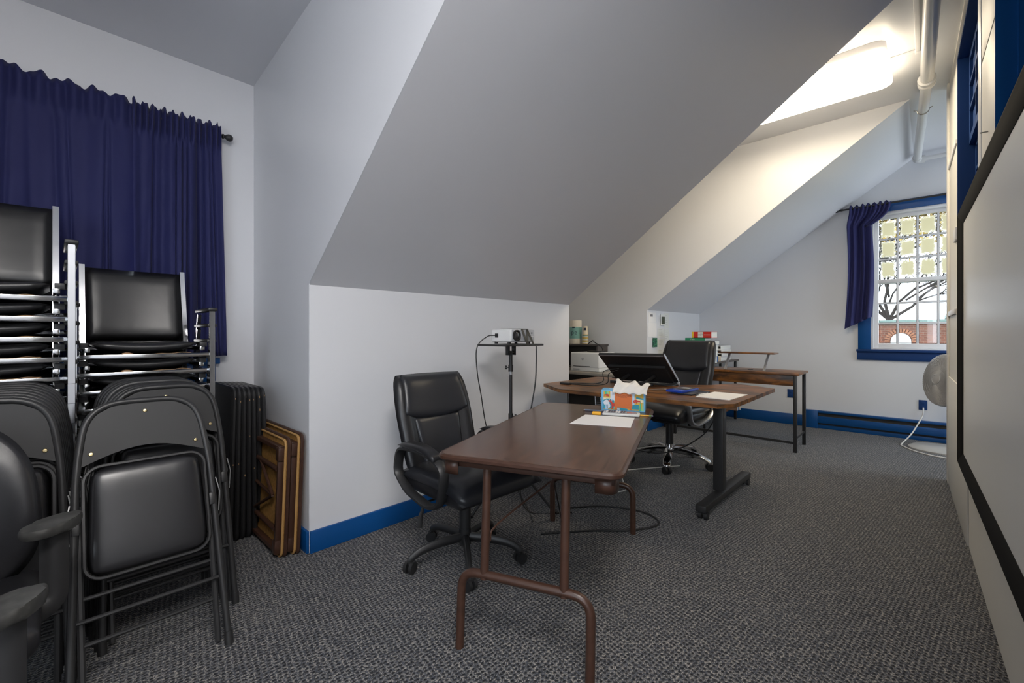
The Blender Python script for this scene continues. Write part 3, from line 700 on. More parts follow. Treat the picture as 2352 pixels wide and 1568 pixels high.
c2 = exec_chair('executive_chair', 'black leather executive chair with polished metal base behind the standing desk', (-1.82, 4.14, 0), R(-97), 8+19, 'chrome', 1.08, .34, True)
c2.scale = (1.1, 1.1, 1.1)

# ------------------------------------------------------------------ brown folding table; local x across, local y along
TZ = .765; TA = R(21.5); T0 = Vector((-1.455, 1.084, 0))
def tb(w, u, z): return (T0.x+w*math.cos(TA)-u*math.sin(TA), T0.y+w*math.sin(TA)+u*math.cos(TA), z)
ft = thing('folding_table', 'long brown folding table with walnut top and tubular steel legs', 'table', tuple(T0), TA)
TW, TL = .735, 1.45
G().prism(rrect(.004, .004, TW-.004, TL-.004, .045, 6), XY, TZ-.022, TZ).done('tabletop', 'walnut', ft)
G().tube([(x, y, TZ-.013) for x, y in rrect(.002, .002, TW-.002, TL-.002, .047, 6)], .0135, 8, True).done('edge_moulding', 'brown_metal', ft)
g = G(); i0 = .022
for a, b_ in (((i0, i0, TZ-.05), (TW-i0, i0+.018, TZ-.022)), ((i0, TL-i0-.018, TZ-.05), (TW-i0, TL-i0, TZ-.022)), ((i0, i0, TZ-.05), (i0+.018, TL-i0, TZ-.022)), ((TW-i0-.018, i0, TZ-.05), (TW-i0, TL-i0, TZ-.022))): g.b2(a, b_, .002)
g.done('apron', 'brown_metal', ft)
for sx, x in ((1, i0-.006), (-1, TW-i0+.006)):
    for sy, y in ((1, i0-.006), (-1, TL-i0+.006)):
        g = G(); q = [(x, y+sy*.075), (x, y+sy*.03), (x+sx*.009, y+sy*.009), (x+sx*.03, y), (x+sx*.075, y)]
        q = fillet([(*p, 0) for p in q], .02, 3)
        for z0, z1 in ((TZ-.082, TZ-.026),):
            V0 = [g.bm.verts.new((p.x, p.y, z0)) for p in q]; V1 = [g.bm.verts.new((p.x, p.y, z1)) for p in q]
            for k in range(len(q)-1): g.bm.faces.new((V0[k], V0[k+1], V1[k+1], V1[k]))
        o = g.done('corner_bracket', 'brown_metal', ft); md = o.modifiers.new('thick', 'SOLIDIFY'); md.thickness = .004
for y, yt, s in ((-.0, .05, 1), (1.285, 1.27, -1)):
    zc = .30
    lf_ = G().tube(fillet([(.105, y, 0), (.105, y+(yt-y)*.4, zc), (TW-.105, y+(yt-y)*.4, zc), (TW-.105, y, 0)], .075, 8), .0175, 12).done('leg_frame', 'brown_metal', ft)
    for x in (.205, TW-.205): G().cyl((x, y+(yt-y)*.4, zc-.016), (x, yt, TZ-.03), .0175, n=12).done('upright', 'brown_metal', ft)
    yc = yt+s*.36
    br_ = G().box((TW/2, yc+s*.02, TZ-.12), (.022, .004, .15), Matrix.Rotation(R(20*s), 3, 'X'), .001).done('brace_plate', 'brown_metal', ft)
    G().tube(spline([(.215, yt-.0, .42), (.225, yt+s*.05, .47), (TW/2-.01, yc, TZ-.20)], 4), .0045, 6).done('brace_rod', 'brown_metal', ft)
    G().tube(spline([(TW-.215, yt-.0, .42), (TW-.225, yt+s*.05, .47), (TW/2+.01, yc, TZ-.20)], 4), .0045, 6).done('brace_rod', 'steel', ft)

# things on the folding table
bx = thing('tissue_box', 'colourful tissue box with orange centre panel on the brown table', 'tissue box', (-1.515, 2.425, TZ+.0005), R(24))
BW, BD, BH = .268, .115, .132
G().b2((0, 0, 0), (BW, BD, BH), .001).done('carton', flat('sky_blue_card', (.16, .47, .76), .45), bx)
def patch(name, pts, col, lvl=1, par=None):
    return G().prism([(x*BW, z*BH) for x, z in pts], XZ, -.0003*lvl, -.0003*lvl+.0002).done(name, flat('print_'+'_'.join('%02d' % int(c*99) for c in col), col, .5), par or bx)
OR, RD, TE, GN, LG, YL, WH, PB = (.66, .16, .03), (.55, .05, .03), (.02, .30, .40), (.04, .45, .26), (.30, .58, .25), (.66, .42, .05), (.74, .78, .85), (.42, .64, .84)
patch('print_field', [(.05, .06), (.965, .06), (.965, .94), (.05, .94)], YL, 1)
patch('print_sky', [(.05, .45), (.965, .45), (.965, .62), (.05, .62)], (.78, .72, .48), 2)
patch('print_hill', [(.05, .10), (.30, .10), (.30, .5), (.22, .58), (.12, .58), (.05, .5)], TE, 3)
patch('print_hill', [(.70, .12), (.86, .12), (.86, .34), (.80, .36), (.70, .30)], TE, 3)
patch('print_hill', [(.80, .62), (.965, .58), (.965, .64), (.80, .72)], TE, 3)
patch('print_waterfall', [(.21, .55), (.31, .50), (.31, .93), (.21, .93)], WH, 4)
patch('print_waterfall', [(.70, .32), (.765, .34), (.765, .93), (.70, .93)], PB, 4)
for x, c_ in ((.08, GN), (.13, LG), (.86, LG), (.58, LG)): patch('print_tree', [(x, .78), (x+.05, .78), (x+.04, .94), (x+.01, .94)], c_, 4)
for x, c_, h in ((.865, GN, .62), (.92, LG, .55)): patch('print_tree', [(x, .06), (x+.055, .06), (x+.03, h)], c_, 5)
def blob(x, y, rx, ry, n=12): return [(x+rx*math.cos(2*PI*k/n), y+ry*math.sin(2*PI*k/n)) for k in range(n)]
patch('print_steam', blob(.12, .38, .07, .14)+[], WH, 5); patch('print_steam', blob(.16, .24, .05, .12), WH, 6); patch('print_steam', [(.08, .06), (.16, .06), (.15, .3), (.09, .3)], PB, 6)
patch('print_cloud', blob(.72, .88, .085, .08), WH, 5); patch('print_cloud', blob(.66, .58, .035, .07), WH, 5)
def bison(x, z, s, flip=1):
    patch('print_bison', [(x+s*flip*a, z+s*b_*1.9) for a, b_ in ((-.9, -.35), (-.8, -.5), (-.7, -.1), (-.1, -.2), (.0, -.55), (.12, -.55), (.15, -.2), (.35, -.5), (.62, -.42), (.75, .05), (.55, .38), (.1, .5), (-.3, .28), (-.75, .22))], RD, 7)
    patch('print_horn', [(x+s*flip*a, z+s*b_*1.9) for a, b_ in ((.42, .02), (.56, .10), (.40, .26))], WH, 8)
bison(.125, .74, .075); bison(.81, .50, .10, -1)
patch('print_ram', [(.15, .46), (.18, .52), (.24, .50), (.26, .40), (.33, .34), (.33, .22), (.28, .22), (.26, .08), (.235, .08), (.24, .28), (.20, .42)], RD, 7)
g = G(); g.tube([(.215*BW+.03*BW*math.cos(R(a)), -.002, .50*BH+.06*BH*math.sin(R(a))) for a in range(-60, 200, 20)], .0015, 5); g.done('print_horn', flat('print_white', WH), bx)
patch('print_panel', [(.315, .06), (.365, .06), (.365, .14), (.65, .14), (.65, .06), (.70, .06), (.70, .22), (.715, .22), (.715, .80), (.66, .86), (.315, .86)], OR, 9)
patch('print_river', [(.37, .065), (.62, .065), (.60, .13), (.45, .17), (.37, .17)], TE, 10)
RXZ = Matrix.Rotation(R(90), 4, 'X')
text('lettering', 'YELLOWSTONE', .013, Matrix.Translation((.52*BW, -.0034, .73*BH)) @ RXZ @ Matrix.Diagonal((1.0, 1, 1, 1)), flat('print_brown', (.22, .05, .02)), bx)
text('lettering', 'NATIONAL PARK', .005, Matrix.Translation((.52*BW, -.0034, .66*BH)) @ RXZ, M['print_brown'], bx)
G().prism(rrect(.10*BW+.27*BW, .075*BH, .43*BW, .12*BH, .001, 2), XZ, -.0035, -.003).done('print_badge', 'print_white', bx)
def tiss(u, v):
    x = BW*(.30+.78*u); y = BD*(.5)-.085*v*(1-.15*math.sin(u*5)); k = math.sin(PI*min(1, v*1.05))
    z = BH+.012+.050*(1-v)**.8*(.65+.45*math.sin(u*7+.8)**2-.35*u)-.035*max(0, v-.6)*2+.005*math.sin(u*23+v*6)
    return (x+.01*math.sin(v*5), y, z)
o = G().sheet(26, 12, tiss).done('tissue', flat('tissue_paper', (.80, .76, .70), .9), bx, ang=30); o.modifiers.new('thick', 'SOLIDIFY').thickness = .001
G().tube([(BW*.5+.09*math.cos(a), BD*.5+.035*math.sin(a), BH+.0006) for a in [2*PI*k/20 for k in range(20)]], .001, 4, True).done('opening', flat('print_white', WH), bx)
def sheet_paper(name, label, pts, z, th, m='paper'):
    c_ = [sum(p[i] for p in pts)/4 for i in (0, 1)]; o = G().prism([(x-c_[0], y-c_[1]) for x, y in pts], XY, 0, th).done(name, m); o.location = (*c_, z); return tag(o, label, 'paper')
sheet_paper('paper_sheet', 'white paper sheet lying before the calculator on the brown table', [(-1.41, 1.936), (-1.497, 2.215), (-1.234, 2.334), (-1.119, 2.072)], TZ+.0006, .0012)
ca = thing('calculator', 'grey graphing calculator lying in front of the tissue box', 'calculator', (-1.412, 2.268, TZ+.001), R(24))
G().b2((0, 0, 0), (.215, .082, .016), .006, 3).done('body', 'ltgrey', ca)
G().b2((.012, .008, .0165), (.200, .074, .019), .002).done('faceplate', 'grey_pl', ca)
for i in range(8):
    for k in range(4):
        G().box((.024+.0145*i, .016+.016*k, .0205), (.010, .011, .004), None, .001, 1).done('key', flat('dark_key', (.09, .07, .08)) if 4 > i > 0 or i > 5 else 'white_pl', ca)
G().b2((.142, .014, .0188), (.192, .068, .0202)).done('screen', flat('pinkish_display', (.40, .20, .19), .15), ca)
sh = thing('eraser', 'yellow block lying left of the grey calculator', 'eraser', (-1.452, 2.262, TZ+.001), R(24))
G().b2((-.022, -.012, 0), (.030, .020, .017), .003).done('block', flat('bright_yellow', (.85, .43, .02), .5), sh); G().b2((-.022, -.0125, .006), (.03, .0205, .008)).done('seam_line', flat('deep_yellow', (.6, .28, .01)), sh)
pn = thing('pen', 'slim grey-blue pen beside the yellow block on the brown table', 'pen', (-1.578, 2.335, TZ+.0055), R(24))
G().cyl((0, 0, 0), (.13, 0, 0), .005, n=10).done('barrel', flat('slate_blue', (.12, .17, .26), .4), pn); G().cyl((-.012, 0, 0), (0, 0, 0), .0015, .005, 10).done('tip', 'steel', pn)
pc = thing('pencil', 'yellow pencil end sticking out right of the grey calculator', 'pencil', (-1.2, 2.425, TZ+.0045), R(24))
G().cyl((-.10, 0, 0), (.01, 0, 0), .0038, n=6).done('shaft', 'bright_yellow', pc); G().cyl((.01, 0, 0), (.022, 0, 0), .004, n=8).done('ferrule', flat('green_metal', (.2, .5, .1), .3), pc); G().cyl((.022, 0, 0), (.032, 0, 0), .0038, n=8).done('eraser_tip', flat('eraser_mauve', (.35, .3, .5)), pc)

# ------------------------------------------------------------------ projector stand
ps = thing('projector_stand', 'black tripod projector stand with square tray against the white wall', 'stand', (-2.2, 2.30, 0))
G().b2((-.15, -.195, 1.168), (.15, .195, 1.182), .003).done('tray', 'plastic', ps)
g = G(); g.b2((-.02, -.035, 1.10), (.02, -.028, 1.167), .002); g.b2((-.02, .028, 1.10), (.02, .035, 1.167), .002); g.cyl((0, -.038, 1.12), (0, .038, 1.12), .012, n=12); g.done('tilt_bracket', 'plastic', ps)
G().cyl((0, 0, .98), (0, 0, 1.13), .013, n=14).done('upper_pole', 'enamel', ps); G().cyl((0, 0, .955), (0, 0, .985), .0115, n=14).done('collar_ring', 'chrome', ps)
G().cyl((0, 0, .62), (0, 0, .96), .0115, n=14).done('middle_pole', 'enamel', ps); G().cyl((0, 0, .16), (0, 0, .66), .014, n=14).done('lower_pole', 'enamel', ps)
for z, s in ((1.01, -1), (.655, 1)):
    G().cyl((0, 0, z-.03), (0, 0, z+.02), .018, n=14).done('collar', 'plastic', ps)
    kd = Vector((.7246*s, .689*s, 0)); g = G(); g.cyl(kd*.012, kd*.03, .004, n=8); g.cyl(kd*.026, kd*.042, .014, n=12); bmesh.ops.translate(g.bm, verts=g.bm.verts, vec=(0, 0, z)); g.done('clamp_knob', 'plastic', ps)
for a in (20, 140, 260):
    c_, s_ = math.cos(R(a)), math.sin(R(a)); G().tube([(.015*c_, .015*s_, .34), (.33*c_, .33*s_, .012)], .010, 8).done('leg', 'enamel', ps); G().cyl((.33*c_, .33*s_, 0), (.34*c_, .34*s_, .02), .014, n=10).done('rubber_foot', 'plastic', ps)
pj = thing('projector', 'white projector with round lens strapped on the stand tray', 'projector', (-2.2, 2.30, 1.183))
G().b2((-.105, -.10, .014), (.095, .155, .105), .014, 4).done('body', 'white_pl', pj)
G().b2((.093, -.09, .018), (.099, .148, .101), .003).done('front_panel', flat('silver_grey_plastic', (.45, .46, .49), .4), pj)
mx = Matrix.Translation((.098, -.045, .06)) @ Matrix.Rotation(R(90), 4, 'Y')
ln = G().lathe([(.040, 0), (.040, .008), (.034, .010), (.030, .002), (0, .002)], mx, 24).done('lens_ring', 'plastic', pj)
G().lathe([(.029, .002), (.022, .008), (.010, .011), (0, .012)], mx, 20).done('lens', mat('lens_glass', (.03, .03, .035), .05, 0, .8), ln)
G().lathe([(.006, 0), (.006, .002), (0, .002)], Matrix.Translation((.099, .118, .078)) @ Matrix.Rotation(R(90), 4, 'Y'), 12).done('sensor', 'plastic', pj)
G().b2((.098, .105, .050), (.100, .135, .056)).done('badge', 'white_pl', pj)
G().b2((-.06, -.104, .045), (-.03, -.098, .075), .002).done('power_inlet', 'plastic', pj)
for sx in (-.07, .06):
    for sy in (-.08, .13): G().cyl((sx, sy, 0), (sx, sy, .016), .012, n=10).done('foot', 'plastic', pj)
sb = thing('strap', 'black strap zigzagging over the front of the white projector', 'strap', (-2.2, 2.30, 1.183))
for a, b_ in (((.102, .010, .104), (.152, .018, -.014)), ((.152, .012, -.014), (.102, .066, .104)), ((.102, .062, .104), (.152, .085, -.014))):
    d_ = Vector(b_)-Vector(a); g = G(); w_ = Vector((0, .0095, 0)); nn = d_.cross(w_).normalized()*.001
    A = [Vector(a)-w_, Vector(a)+w_, Vector(b_)+w_, Vector(b_)-w_]; VA = [g.bm.verts.new(p+nn) for p in A]; VB = [g.bm.verts.new(p-nn) for p in A]
    g.bm.faces.new(VA); g.bm.faces.new(VB[::-1])
    for k in range(4): g.bm.faces.new((VA[k], VB[k], VB[(k+1) % 4], VA[(k+1) % 4]))
    g.done('strap_run', 'plastic', sb)
G().b2((-.11, .004, .1065), (.104, .070, .1085)).done('strap_over_top', 'plastic', sb)
o = G().prism([(-.14, -.185), (.05, -.19), (.05, -.10), (-.13, -.095)], XY, 0, .0012).done('paper_sheet', 'paper'); o.location = (-2.2, 2.30, 1.1822); tag(o, 'white paper slip under the projector on the stand tray', 'paper')
def cord(name, label, pts, r=.004, m='cord', n=6):
    p0 = Vector(pts[0]); o = G().tube(spline([Vector(p)-p0 for p in pts], 6), r, n).done(name, m); o.location = p0; return tag(o, label, 'cable')
cord('power_cable', 'black cord hanging from the left side of the projector', [(-2.245, 2.20, 1.245), (-2.27, 2.13, 1.235), (-2.30, 2.06, 1.16), (-2.30, 2.06, 1.0), (-2.29, 2.09, .82), (-2.28, 2.13, .6), (-2.25, 2.20, .40), (-2.15, 2.30, .15), (-2.05, 2.32, .008), (-1.9, 2.2, .006)])
cord('video_cable', 'black cable hanging from the right side of the projector tray', [(-2.06, 2.42, 1.165), (-2.06, 2.42, 1.05), (-2.06, 2.41, .9), (-2.07, 2.37, .7), (-2.08, 2.31, .45), (-2.07, 2.26, .15), (-2.0, 2.3, .008), (-1.8, 2.5, .006)], .005)
cord('floor_cable', 'black cable looped on the carpet under the brown table', [(-1.75, 2.1, .006), (-1.55, 2.35, .006), (-1.35, 2.55, .007), (-1.28, 2.75, .007), (-1.45, 2.85, .006), (-1.7, 2.75, .006), (-1.9, 2.5, .007)], .006)

# ------------------------------------------------------------------ standing desk
DZ = .81
sdk = thing('standing_desk', 'large rustic brown standing desk on black column legs', 'desk', (-1.1, 3.4, 0))
dp = [(-2.50, 3.04), (-2.17, 2.825), (-1.79, 2.835), (-.96, 2.885), (-.885, 2.985), (-.90, 4.05), (-1.255, 4.235), (-1.36, 3.98), (-1.55, 3.78), (-2.15, 3.72), (-2.30, 3.93), (-2.50, 3.93)]
G().prism([(x+1.1, y-3.4) for x, y in dp], XY, DZ-.028, DZ).done('desktop', 'rustic', sdk)
G().b2((-.055, -.02, .10), (.015, .06, DZ-.03), .004).done('column', 'enamel', sdk)
G().b2((-.04, -.40, .055), (.03, .62, .10), .006).done('foot_bar', 'enamel', sdk)
for y in (-.36, .58):
    g = G(); g.cyl((-.03, y, .028), (-.008, y, .028), .028, n=14); g.cyl((.008, y, .028), (.03, y, .028), .028, n=14); g.box((0, y, .045), (.03, .03, .025)); g.done('caster', 'plastic', sdk)
G().b2((-1.05, -.045, .10), (-.95, .045, DZ-.03), .004).done('column', 'enamel', sdk); G().b2((-1.045, -.30, .055), (-.955, .40, .10), .006).done('foot_bar', 'enamel', sdk)
for y in (-.26, .36):
    g = G(); g.cyl((-1.03, y, .028), (-1.008, y, .028), .028, n=14); g.cyl((-.992, y, .028), (-.97, y, .028), .028, n=14); g.box((-1, y, .045), (.03, .03, .025)); g.done('caster', 'plastic', sdk)
G().b2((-.95, -.03, DZ-.075), (-.065, .03, DZ-.03), .003).done('crossbar', 'enamel', sdk)
G().b2((-.75, -.20, DZ-.10), (-.55, -.06, DZ-.03), .006).done('control_box', 'plastic', sdk)
g = G()
for k in range(9): g.tube(fillet([(-.85+.0*k, -.36-.0*k, DZ-.06-.016*k), (-.80, -.36, DZ-.06-.016*k)], .001), .0025, 5)
g.tube([(-.86, -.36, DZ-.03), (-.85, -.36, DZ-.2)], .004, 6); g.tube([(-.81, -.36, DZ-.03), (-.795, -.36, DZ-.2)], .004, 6); g.done('wire_rack', 'chrome', sdk, 'chrome wire rack')
# monitor leaning on its stand, its back to us
mn = thing('monitor', 'black flat monitor leaning low on the standing desk, its back turned to the brown table', 'monitor', (-1.84, 3.62, DZ))
BL, BR_, TL_, TR = Vector((-2.127, 3.66, .845)), Vector((-1.552, 3.72, .845)), Vector((-2.115, 3.34, 1.08)), Vector((-1.565, 3.455, 1.085))
base = Vector(mn.location); ux = (BR_-BL).normalized(); nrm = ux.cross((TL_-BL)).normalized()   # towards the screen side
def monq(a, b_, d): 
    p = BL.lerp(BR_, a).lerp(TL_.lerp(TR, a), b_)+nrm*d; return tuple(p-base)
def slab(a0, b0, a1, b1, d0, d1):
    g = G(); q = [(a0, b0), (a1, b0), (a1, b1), (a0, b1)]; A = [g.bm.verts.new(monq(a, b_, d0)) for a, b_ in q]; B = [g.bm.verts.new(monq(a, b_, d1)) for a, b_ in q]
    g.bm.faces.new(A); g.bm.faces.new(B[::-1])
    for k in range(4): g.bm.faces.new((A[k], B[k], B[(k+1) % 4], A[(k+1) % 4]))
    return g
if nrm.z < 0: nrm = -nrm
slab(0, 0, 1, 1, -.012, .010).done('bezel', 'plastic', mn); slab(.02, .03, .98, .97, .0102, .0108).done('screen', mat('dark_glossy_display', (.01, .01, .012), .08), mn)
slab(.06, .05, .94, .62, -.035, -.012).done('rear_housing', flat('matte_black', (.008, .008, .009), .7), mn); slab(.015, .965, .985, .995, -.013, .0105).done('edge_trim', 'grey_pl', mn)
slab(.992, .0, 1.004, 1, -.012, .011).done('side_trim', 'steel', mn)
for a in (.32, .72):
    p = Vector(monq(a, .30, -.03)); G().tube([p, Vector((p.x-.03, p.y-.20, .012))], .016, 6, flat=.5).done('support_leg', 'plastic', mn)
G().b2((-.27, -.10, .0), (.14, -.07, .02), .004).done('base_bar', 'plastic', mn); G().b2((-.05, .0, .0), (.28, .10, .012), .003).done('base_plate', 'plastic', mn)
G().b2((.27, .085, 0), (.295, .11, .03), .002).done('end_clip', 'steel', mn)
cord('monitor_cable', 'black cable from the monitor to the plug on the desk, upper one', [monq(.22, .55, -.03) and (Vector(monq(.22, .55, -.035))+base), (-2.10, 3.40, .92), (-2.08, 3.36, .84), (-2.13, 3.30, .816), (-2.20, 3.22, .82), (-2.28, 3.14, .822)], .004)
cord('monitor_cable', 'black cable from the monitor lying lower across the desk', [Vector(monq(.20, .5, -.035))+base, (-2.06, 3.42, .90), (-2.02, 3.33, .83), (-2.06, 3.22, .815), (-2.15, 3.15, .815), (-2.26, 3.12, .82)], .004)
G_ = tag(G().b2((-.05, -.022, 0), (.05, .022, .018), .004).done('power_block', 'plastic'), 'small black plug block near the pointed end of the standing desk', 'plug'); G_.location = (-2.31, 3.115, DZ+.0005)
bk = thing('book', 'blue book with white letters lying on a black one on the desk', 'book', (-1.335, 3.30, DZ+.013), R(-4))
G().b2((-.075, -.14, 0), (.05, .13, .016), .001).done('cover', flat('royal_blue', (.01, .055, .42), .25), bk); G().b2((-.068, -.06, .0161), (.044, .124, .0165)).done('cover_panel', flat('black_cover', (.02, .02, .03), .3), bk)
for k in range(3): G().b2((-.05, .015+.03*k, .0166), (.03, .03+.03*k, .0168)).done('print_line', 'white_pl', bk)
bk2 = thing('booklet', 'thin black booklet under the blue book on the standing desk', 'book', (-1.28, 3.29, DZ+.0006), R(-8)); G().b2((-.09, -.13, 0), (.075, .13, .011), .001).done('cover', 'black_cover', bk2)
mk = thing('marker_pen', 'white pen with dark tip beside the black booklet', 'pen', (-1.195, 3.20, DZ+.006), R(80)); G().cyl((0, 0, 0), (.13, 0, 0), .0055, n=10).done('barrel', 'white_pl', mk); G().cyl((-.03, 0, 0), (0, 0, 0), .005, n=10).done('cap', 'plastic', mk)
sheet_paper('paper_stack', 'white papers on the right end of the standing desk', [(-1.185, 3.125), (-1.175, 3.475), (-.945, 3.475), (-.955, 3.105)], DZ+.0006, .004)
cord('cable_loop', 'short silver and black cord loop behind the tissue box on the desk', [(-1.52, 3.05, .814), (-1.57, 3.03, .815), (-1.60, 3.10, .816), (-1.575, 3.22, .818), (-1.50, 3.33, .82), (-1.46, 3.30, .816)], .004, 'steel')
cord('desk_cable', 'black cord looping down from the desk past the far executive chair', [(-1.25, 3.6, .78), (-1.22, 3.62, .62), (-1.30, 3.6, .45), (-1.50, 3.5, .30), (-1.72, 3.45, .26), (-1.95, 3.4, .33), (-2.10, 3.38, .6), (-2.10, 3.38, .78)], .005)
cord('white_cable', 'white cord lying in loops on the carpet under the desk', [(-1.95, 3.3, .45), (-1.90, 3.32, .15), (-1.85, 3.3, .008), (-1.75, 3.15, .006), (-1.85, 3.0, .006), (-2.0, 3.1, .006)], .005, 'wcord')
cord('white_cable', 'white cord running straight along the carpet behind the desk legs', [(-2.2, 3.55, .30), (-2.15, 3.55, .10), (-2.05, 3.6, .008), (-1.9, 3.8, .006), (-1.7, 4.1, .006)], .005, 'wcord')
cord('desk_cable', 'black cords hanging below the pointed end of the desk', [(-2.30, 3.13, .78), (-2.31, 3.15, .6), (-2.30, 3.16, .4), (-2.25, 3.2, .2), (-2.2, 3.3, .008), (-2.0, 3.3, .006)], .006)

# ------------------------------------------------------------------ far desk with raised shelf
bd = thing('writing_desk', 'rustic writing desk with raised shelf and black square legs', 'desk', (-1.0, 5.42, 0))
G().b2((-1.35, -.02, .815), (.02, .49, .84), .002).done('desktop', 'rustic', bd); G().b2((-1.30, .004, .70), (-.03, .020, .815), .001).done('modesty_panel', 'rustic', bd)
for x in (-.015, -1.31):
    for y in (.0, .46): G().b2((x-.016, y-.016, 0), (x+.016, y+.016, .815), .002).done('leg', 'enamel', bd)
    G().b2((x-.010, .0, .14), (x+.010, .46, .16)).done('side_rail', 'enamel', bd)
G().b2((-1.31, .05, .075), (-.015, .075, .10)).done('foot_rail', 'enamel', bd)
G().b2((-.80, .02, 1.03), (-.215, .22, 1.046), .002).done('raised_shelf', 'rustic', bd)
for x in (-.74, -.33): G().tube([(x, .08, .84), (x+.04, .12, 1.03)], .016, 4).done('shelf_support', 'grey_pl', bd)
G().lathe([(.028, 0), (.028, .004), (0, .005)], Matrix.Translation((-.5, .2, .84)), 14).done('grommet', 'plastic', bd)
# corner desk along the knee wall
cd = thing('corner_desk', 'dark corner desk along the low wall carrying book stacks', 'desk', (-2.3, 6.3, 0))
G().b2((-.30, -.62, .86), (.28, .70, .885), .002).done('desktop', flat('dark_board', (.06, .05, .045), .4), cd)
for x in (-.27, .24):
    for y in (-.58, .02, .66): G().b2((x-.015, y-.015, 0), (x+.015, y+.015, .86), .002).done('leg', 'enamel', cd)
G().b2((-.28, -.58, .16), (.25, .66, .18), .002).done('lower_shelf', 'rustic', cd)
def book(name, label, x, y, z, dx, dy, dz, col, pages=True, rz=0, group=None, title=None):
    t = thing(name, label, 'book', (x, y, z), R(rz), group); c_ = flat('cover_%02d%02d%02d' % tuple(int(q*99) for q in col), col, .4)
    g = G(); g.b2((0, 0, 0), (dx, dy, .003)); g.b2((0, 0, dz-.003), (dx, dy, dz)); g.b2((0, 0, 0), (dx, .004, dz)); g.done('cover', c_, t)
    G().b2((.003, .004, .003), (dx-.004, dy-.004, dz-.003)).done('pages', 'paper2', t)
    if title: text('title', title[0], title[1], Matrix.Translation((dx*title[2], -.0005, dz*.5)) @ RXZ, title[3], t)
    return t
zz = .886
for k, (h, c_, l_) in enumerate(((.085, (.55, .55, .53), 'grey thick book at the bottom of the stack behind the chair'), (.078, (.50, .40, .28), 'tan thick book second from the bottom behind the chair'), (.072, (.62, .62, .60), 'pale thick book third from the bottom behind the chair'), (.050, (.04, .10, .25), 'dark blue book just under the green one in the stack'))):
    book('textbook', l_, -2.235+.012*k, 5.70-.008*k, zz, .27, .21, h, c_, group='textbooks stacked on the corner desk'); zz += h+.0005
book('textbook', 'green mathematics book lying under the red test book', -2.28, 5.66, zz, .25, .21, .034, (.02, .28, .14), title=('Math', .026, .38, M['white_pl']), group='textbooks stacked on the corner desk'); zz += .0345
rb = book('textbook', 'thick red test preparation book on top of the book stack', -2.20, 5.68, zz, .24, .22, .078, (.58, .03, .02), title=('ACT', .030, .45, M['dark']), group='textbooks stacked on the corner desk')
G().b2((-.001, -.0006, 0), (.022, .004, .0782)).done('yellow_band', flat('yellow_band', (.7, .5, .04)), rb); G().b2((.075, -.0004, .004), (.14, .004, .074)).done('title_band', 'white_pl', rb)
G().b2((.15, -.0007, .035), (.225, -.0002, .041)).done('print_line', 'white_pl', rb)
zz = .886
for k, (h, w_) in enumerate(((.055, .30), (.05, .31), (.048, .30), (.055, .29))):
    b_ = thing('ring_binder', ['white binder at the bottom of the pile by the gable wall', 'white binder second from the bottom of the pile by the gable wall', 'white binder third from the bottom, under the dark-topped one', 'white binder with dark top on the pile by the gable wall'][k], 'binder', (-2.36, 6.33+.01*k, zz), 0, 'white binders on the corner desk')
    G().b2((0, 0, 0), (w_, .42, h), .003).done('cover', 'white_pl', b_); G().b2((.01, -.0, .012), (w_+.0005, .41, h-.012)).done('page_block', 'paper2', b_)
    if k == 3: G().b2((.0, .0, h+.0003), (w_, .42, h+.003)).done('dark_top', 'grey_pl', b_)
    zz += h+.0006
b_ = thing('small_box', 'small blue box on the corner desk edge', 'box', (-2.12, 6.03, .8855)); G().b2((0, 0, 0), (.09, .10, .075), .003).done('carton', flat('blue_box', (.02, .13, .40), .5), b_); G().b2((.01, -.0008, .02), (.07, 0, .05)).done('label_panel', 'white_pl', b_)
b_ = thing('small_box', 'small beige box right of the blue box on the corner desk', 'box', (-2.12, 6.16, .8855)); G().b2((0, 0, 0), (.09, .09, .072), .003).done('carton', flat('beige_card', (.55, .45, .33), .7), b_); G().b2((.02, -.0008, .0), (.06, 0, .072)).done('tape', 'ltgrey', b_)
for k in range(3): book('textbook', ['white', 'blue', 'brown'][k]+' book standing on the corner desk lower shelf', -2.13, 6.72-.06*k, .1815, .20, .045, .24, [(.6, .6, .6), (.05, .15, .4), (.25, .15, .1)][k], group='books on the lower shelf')

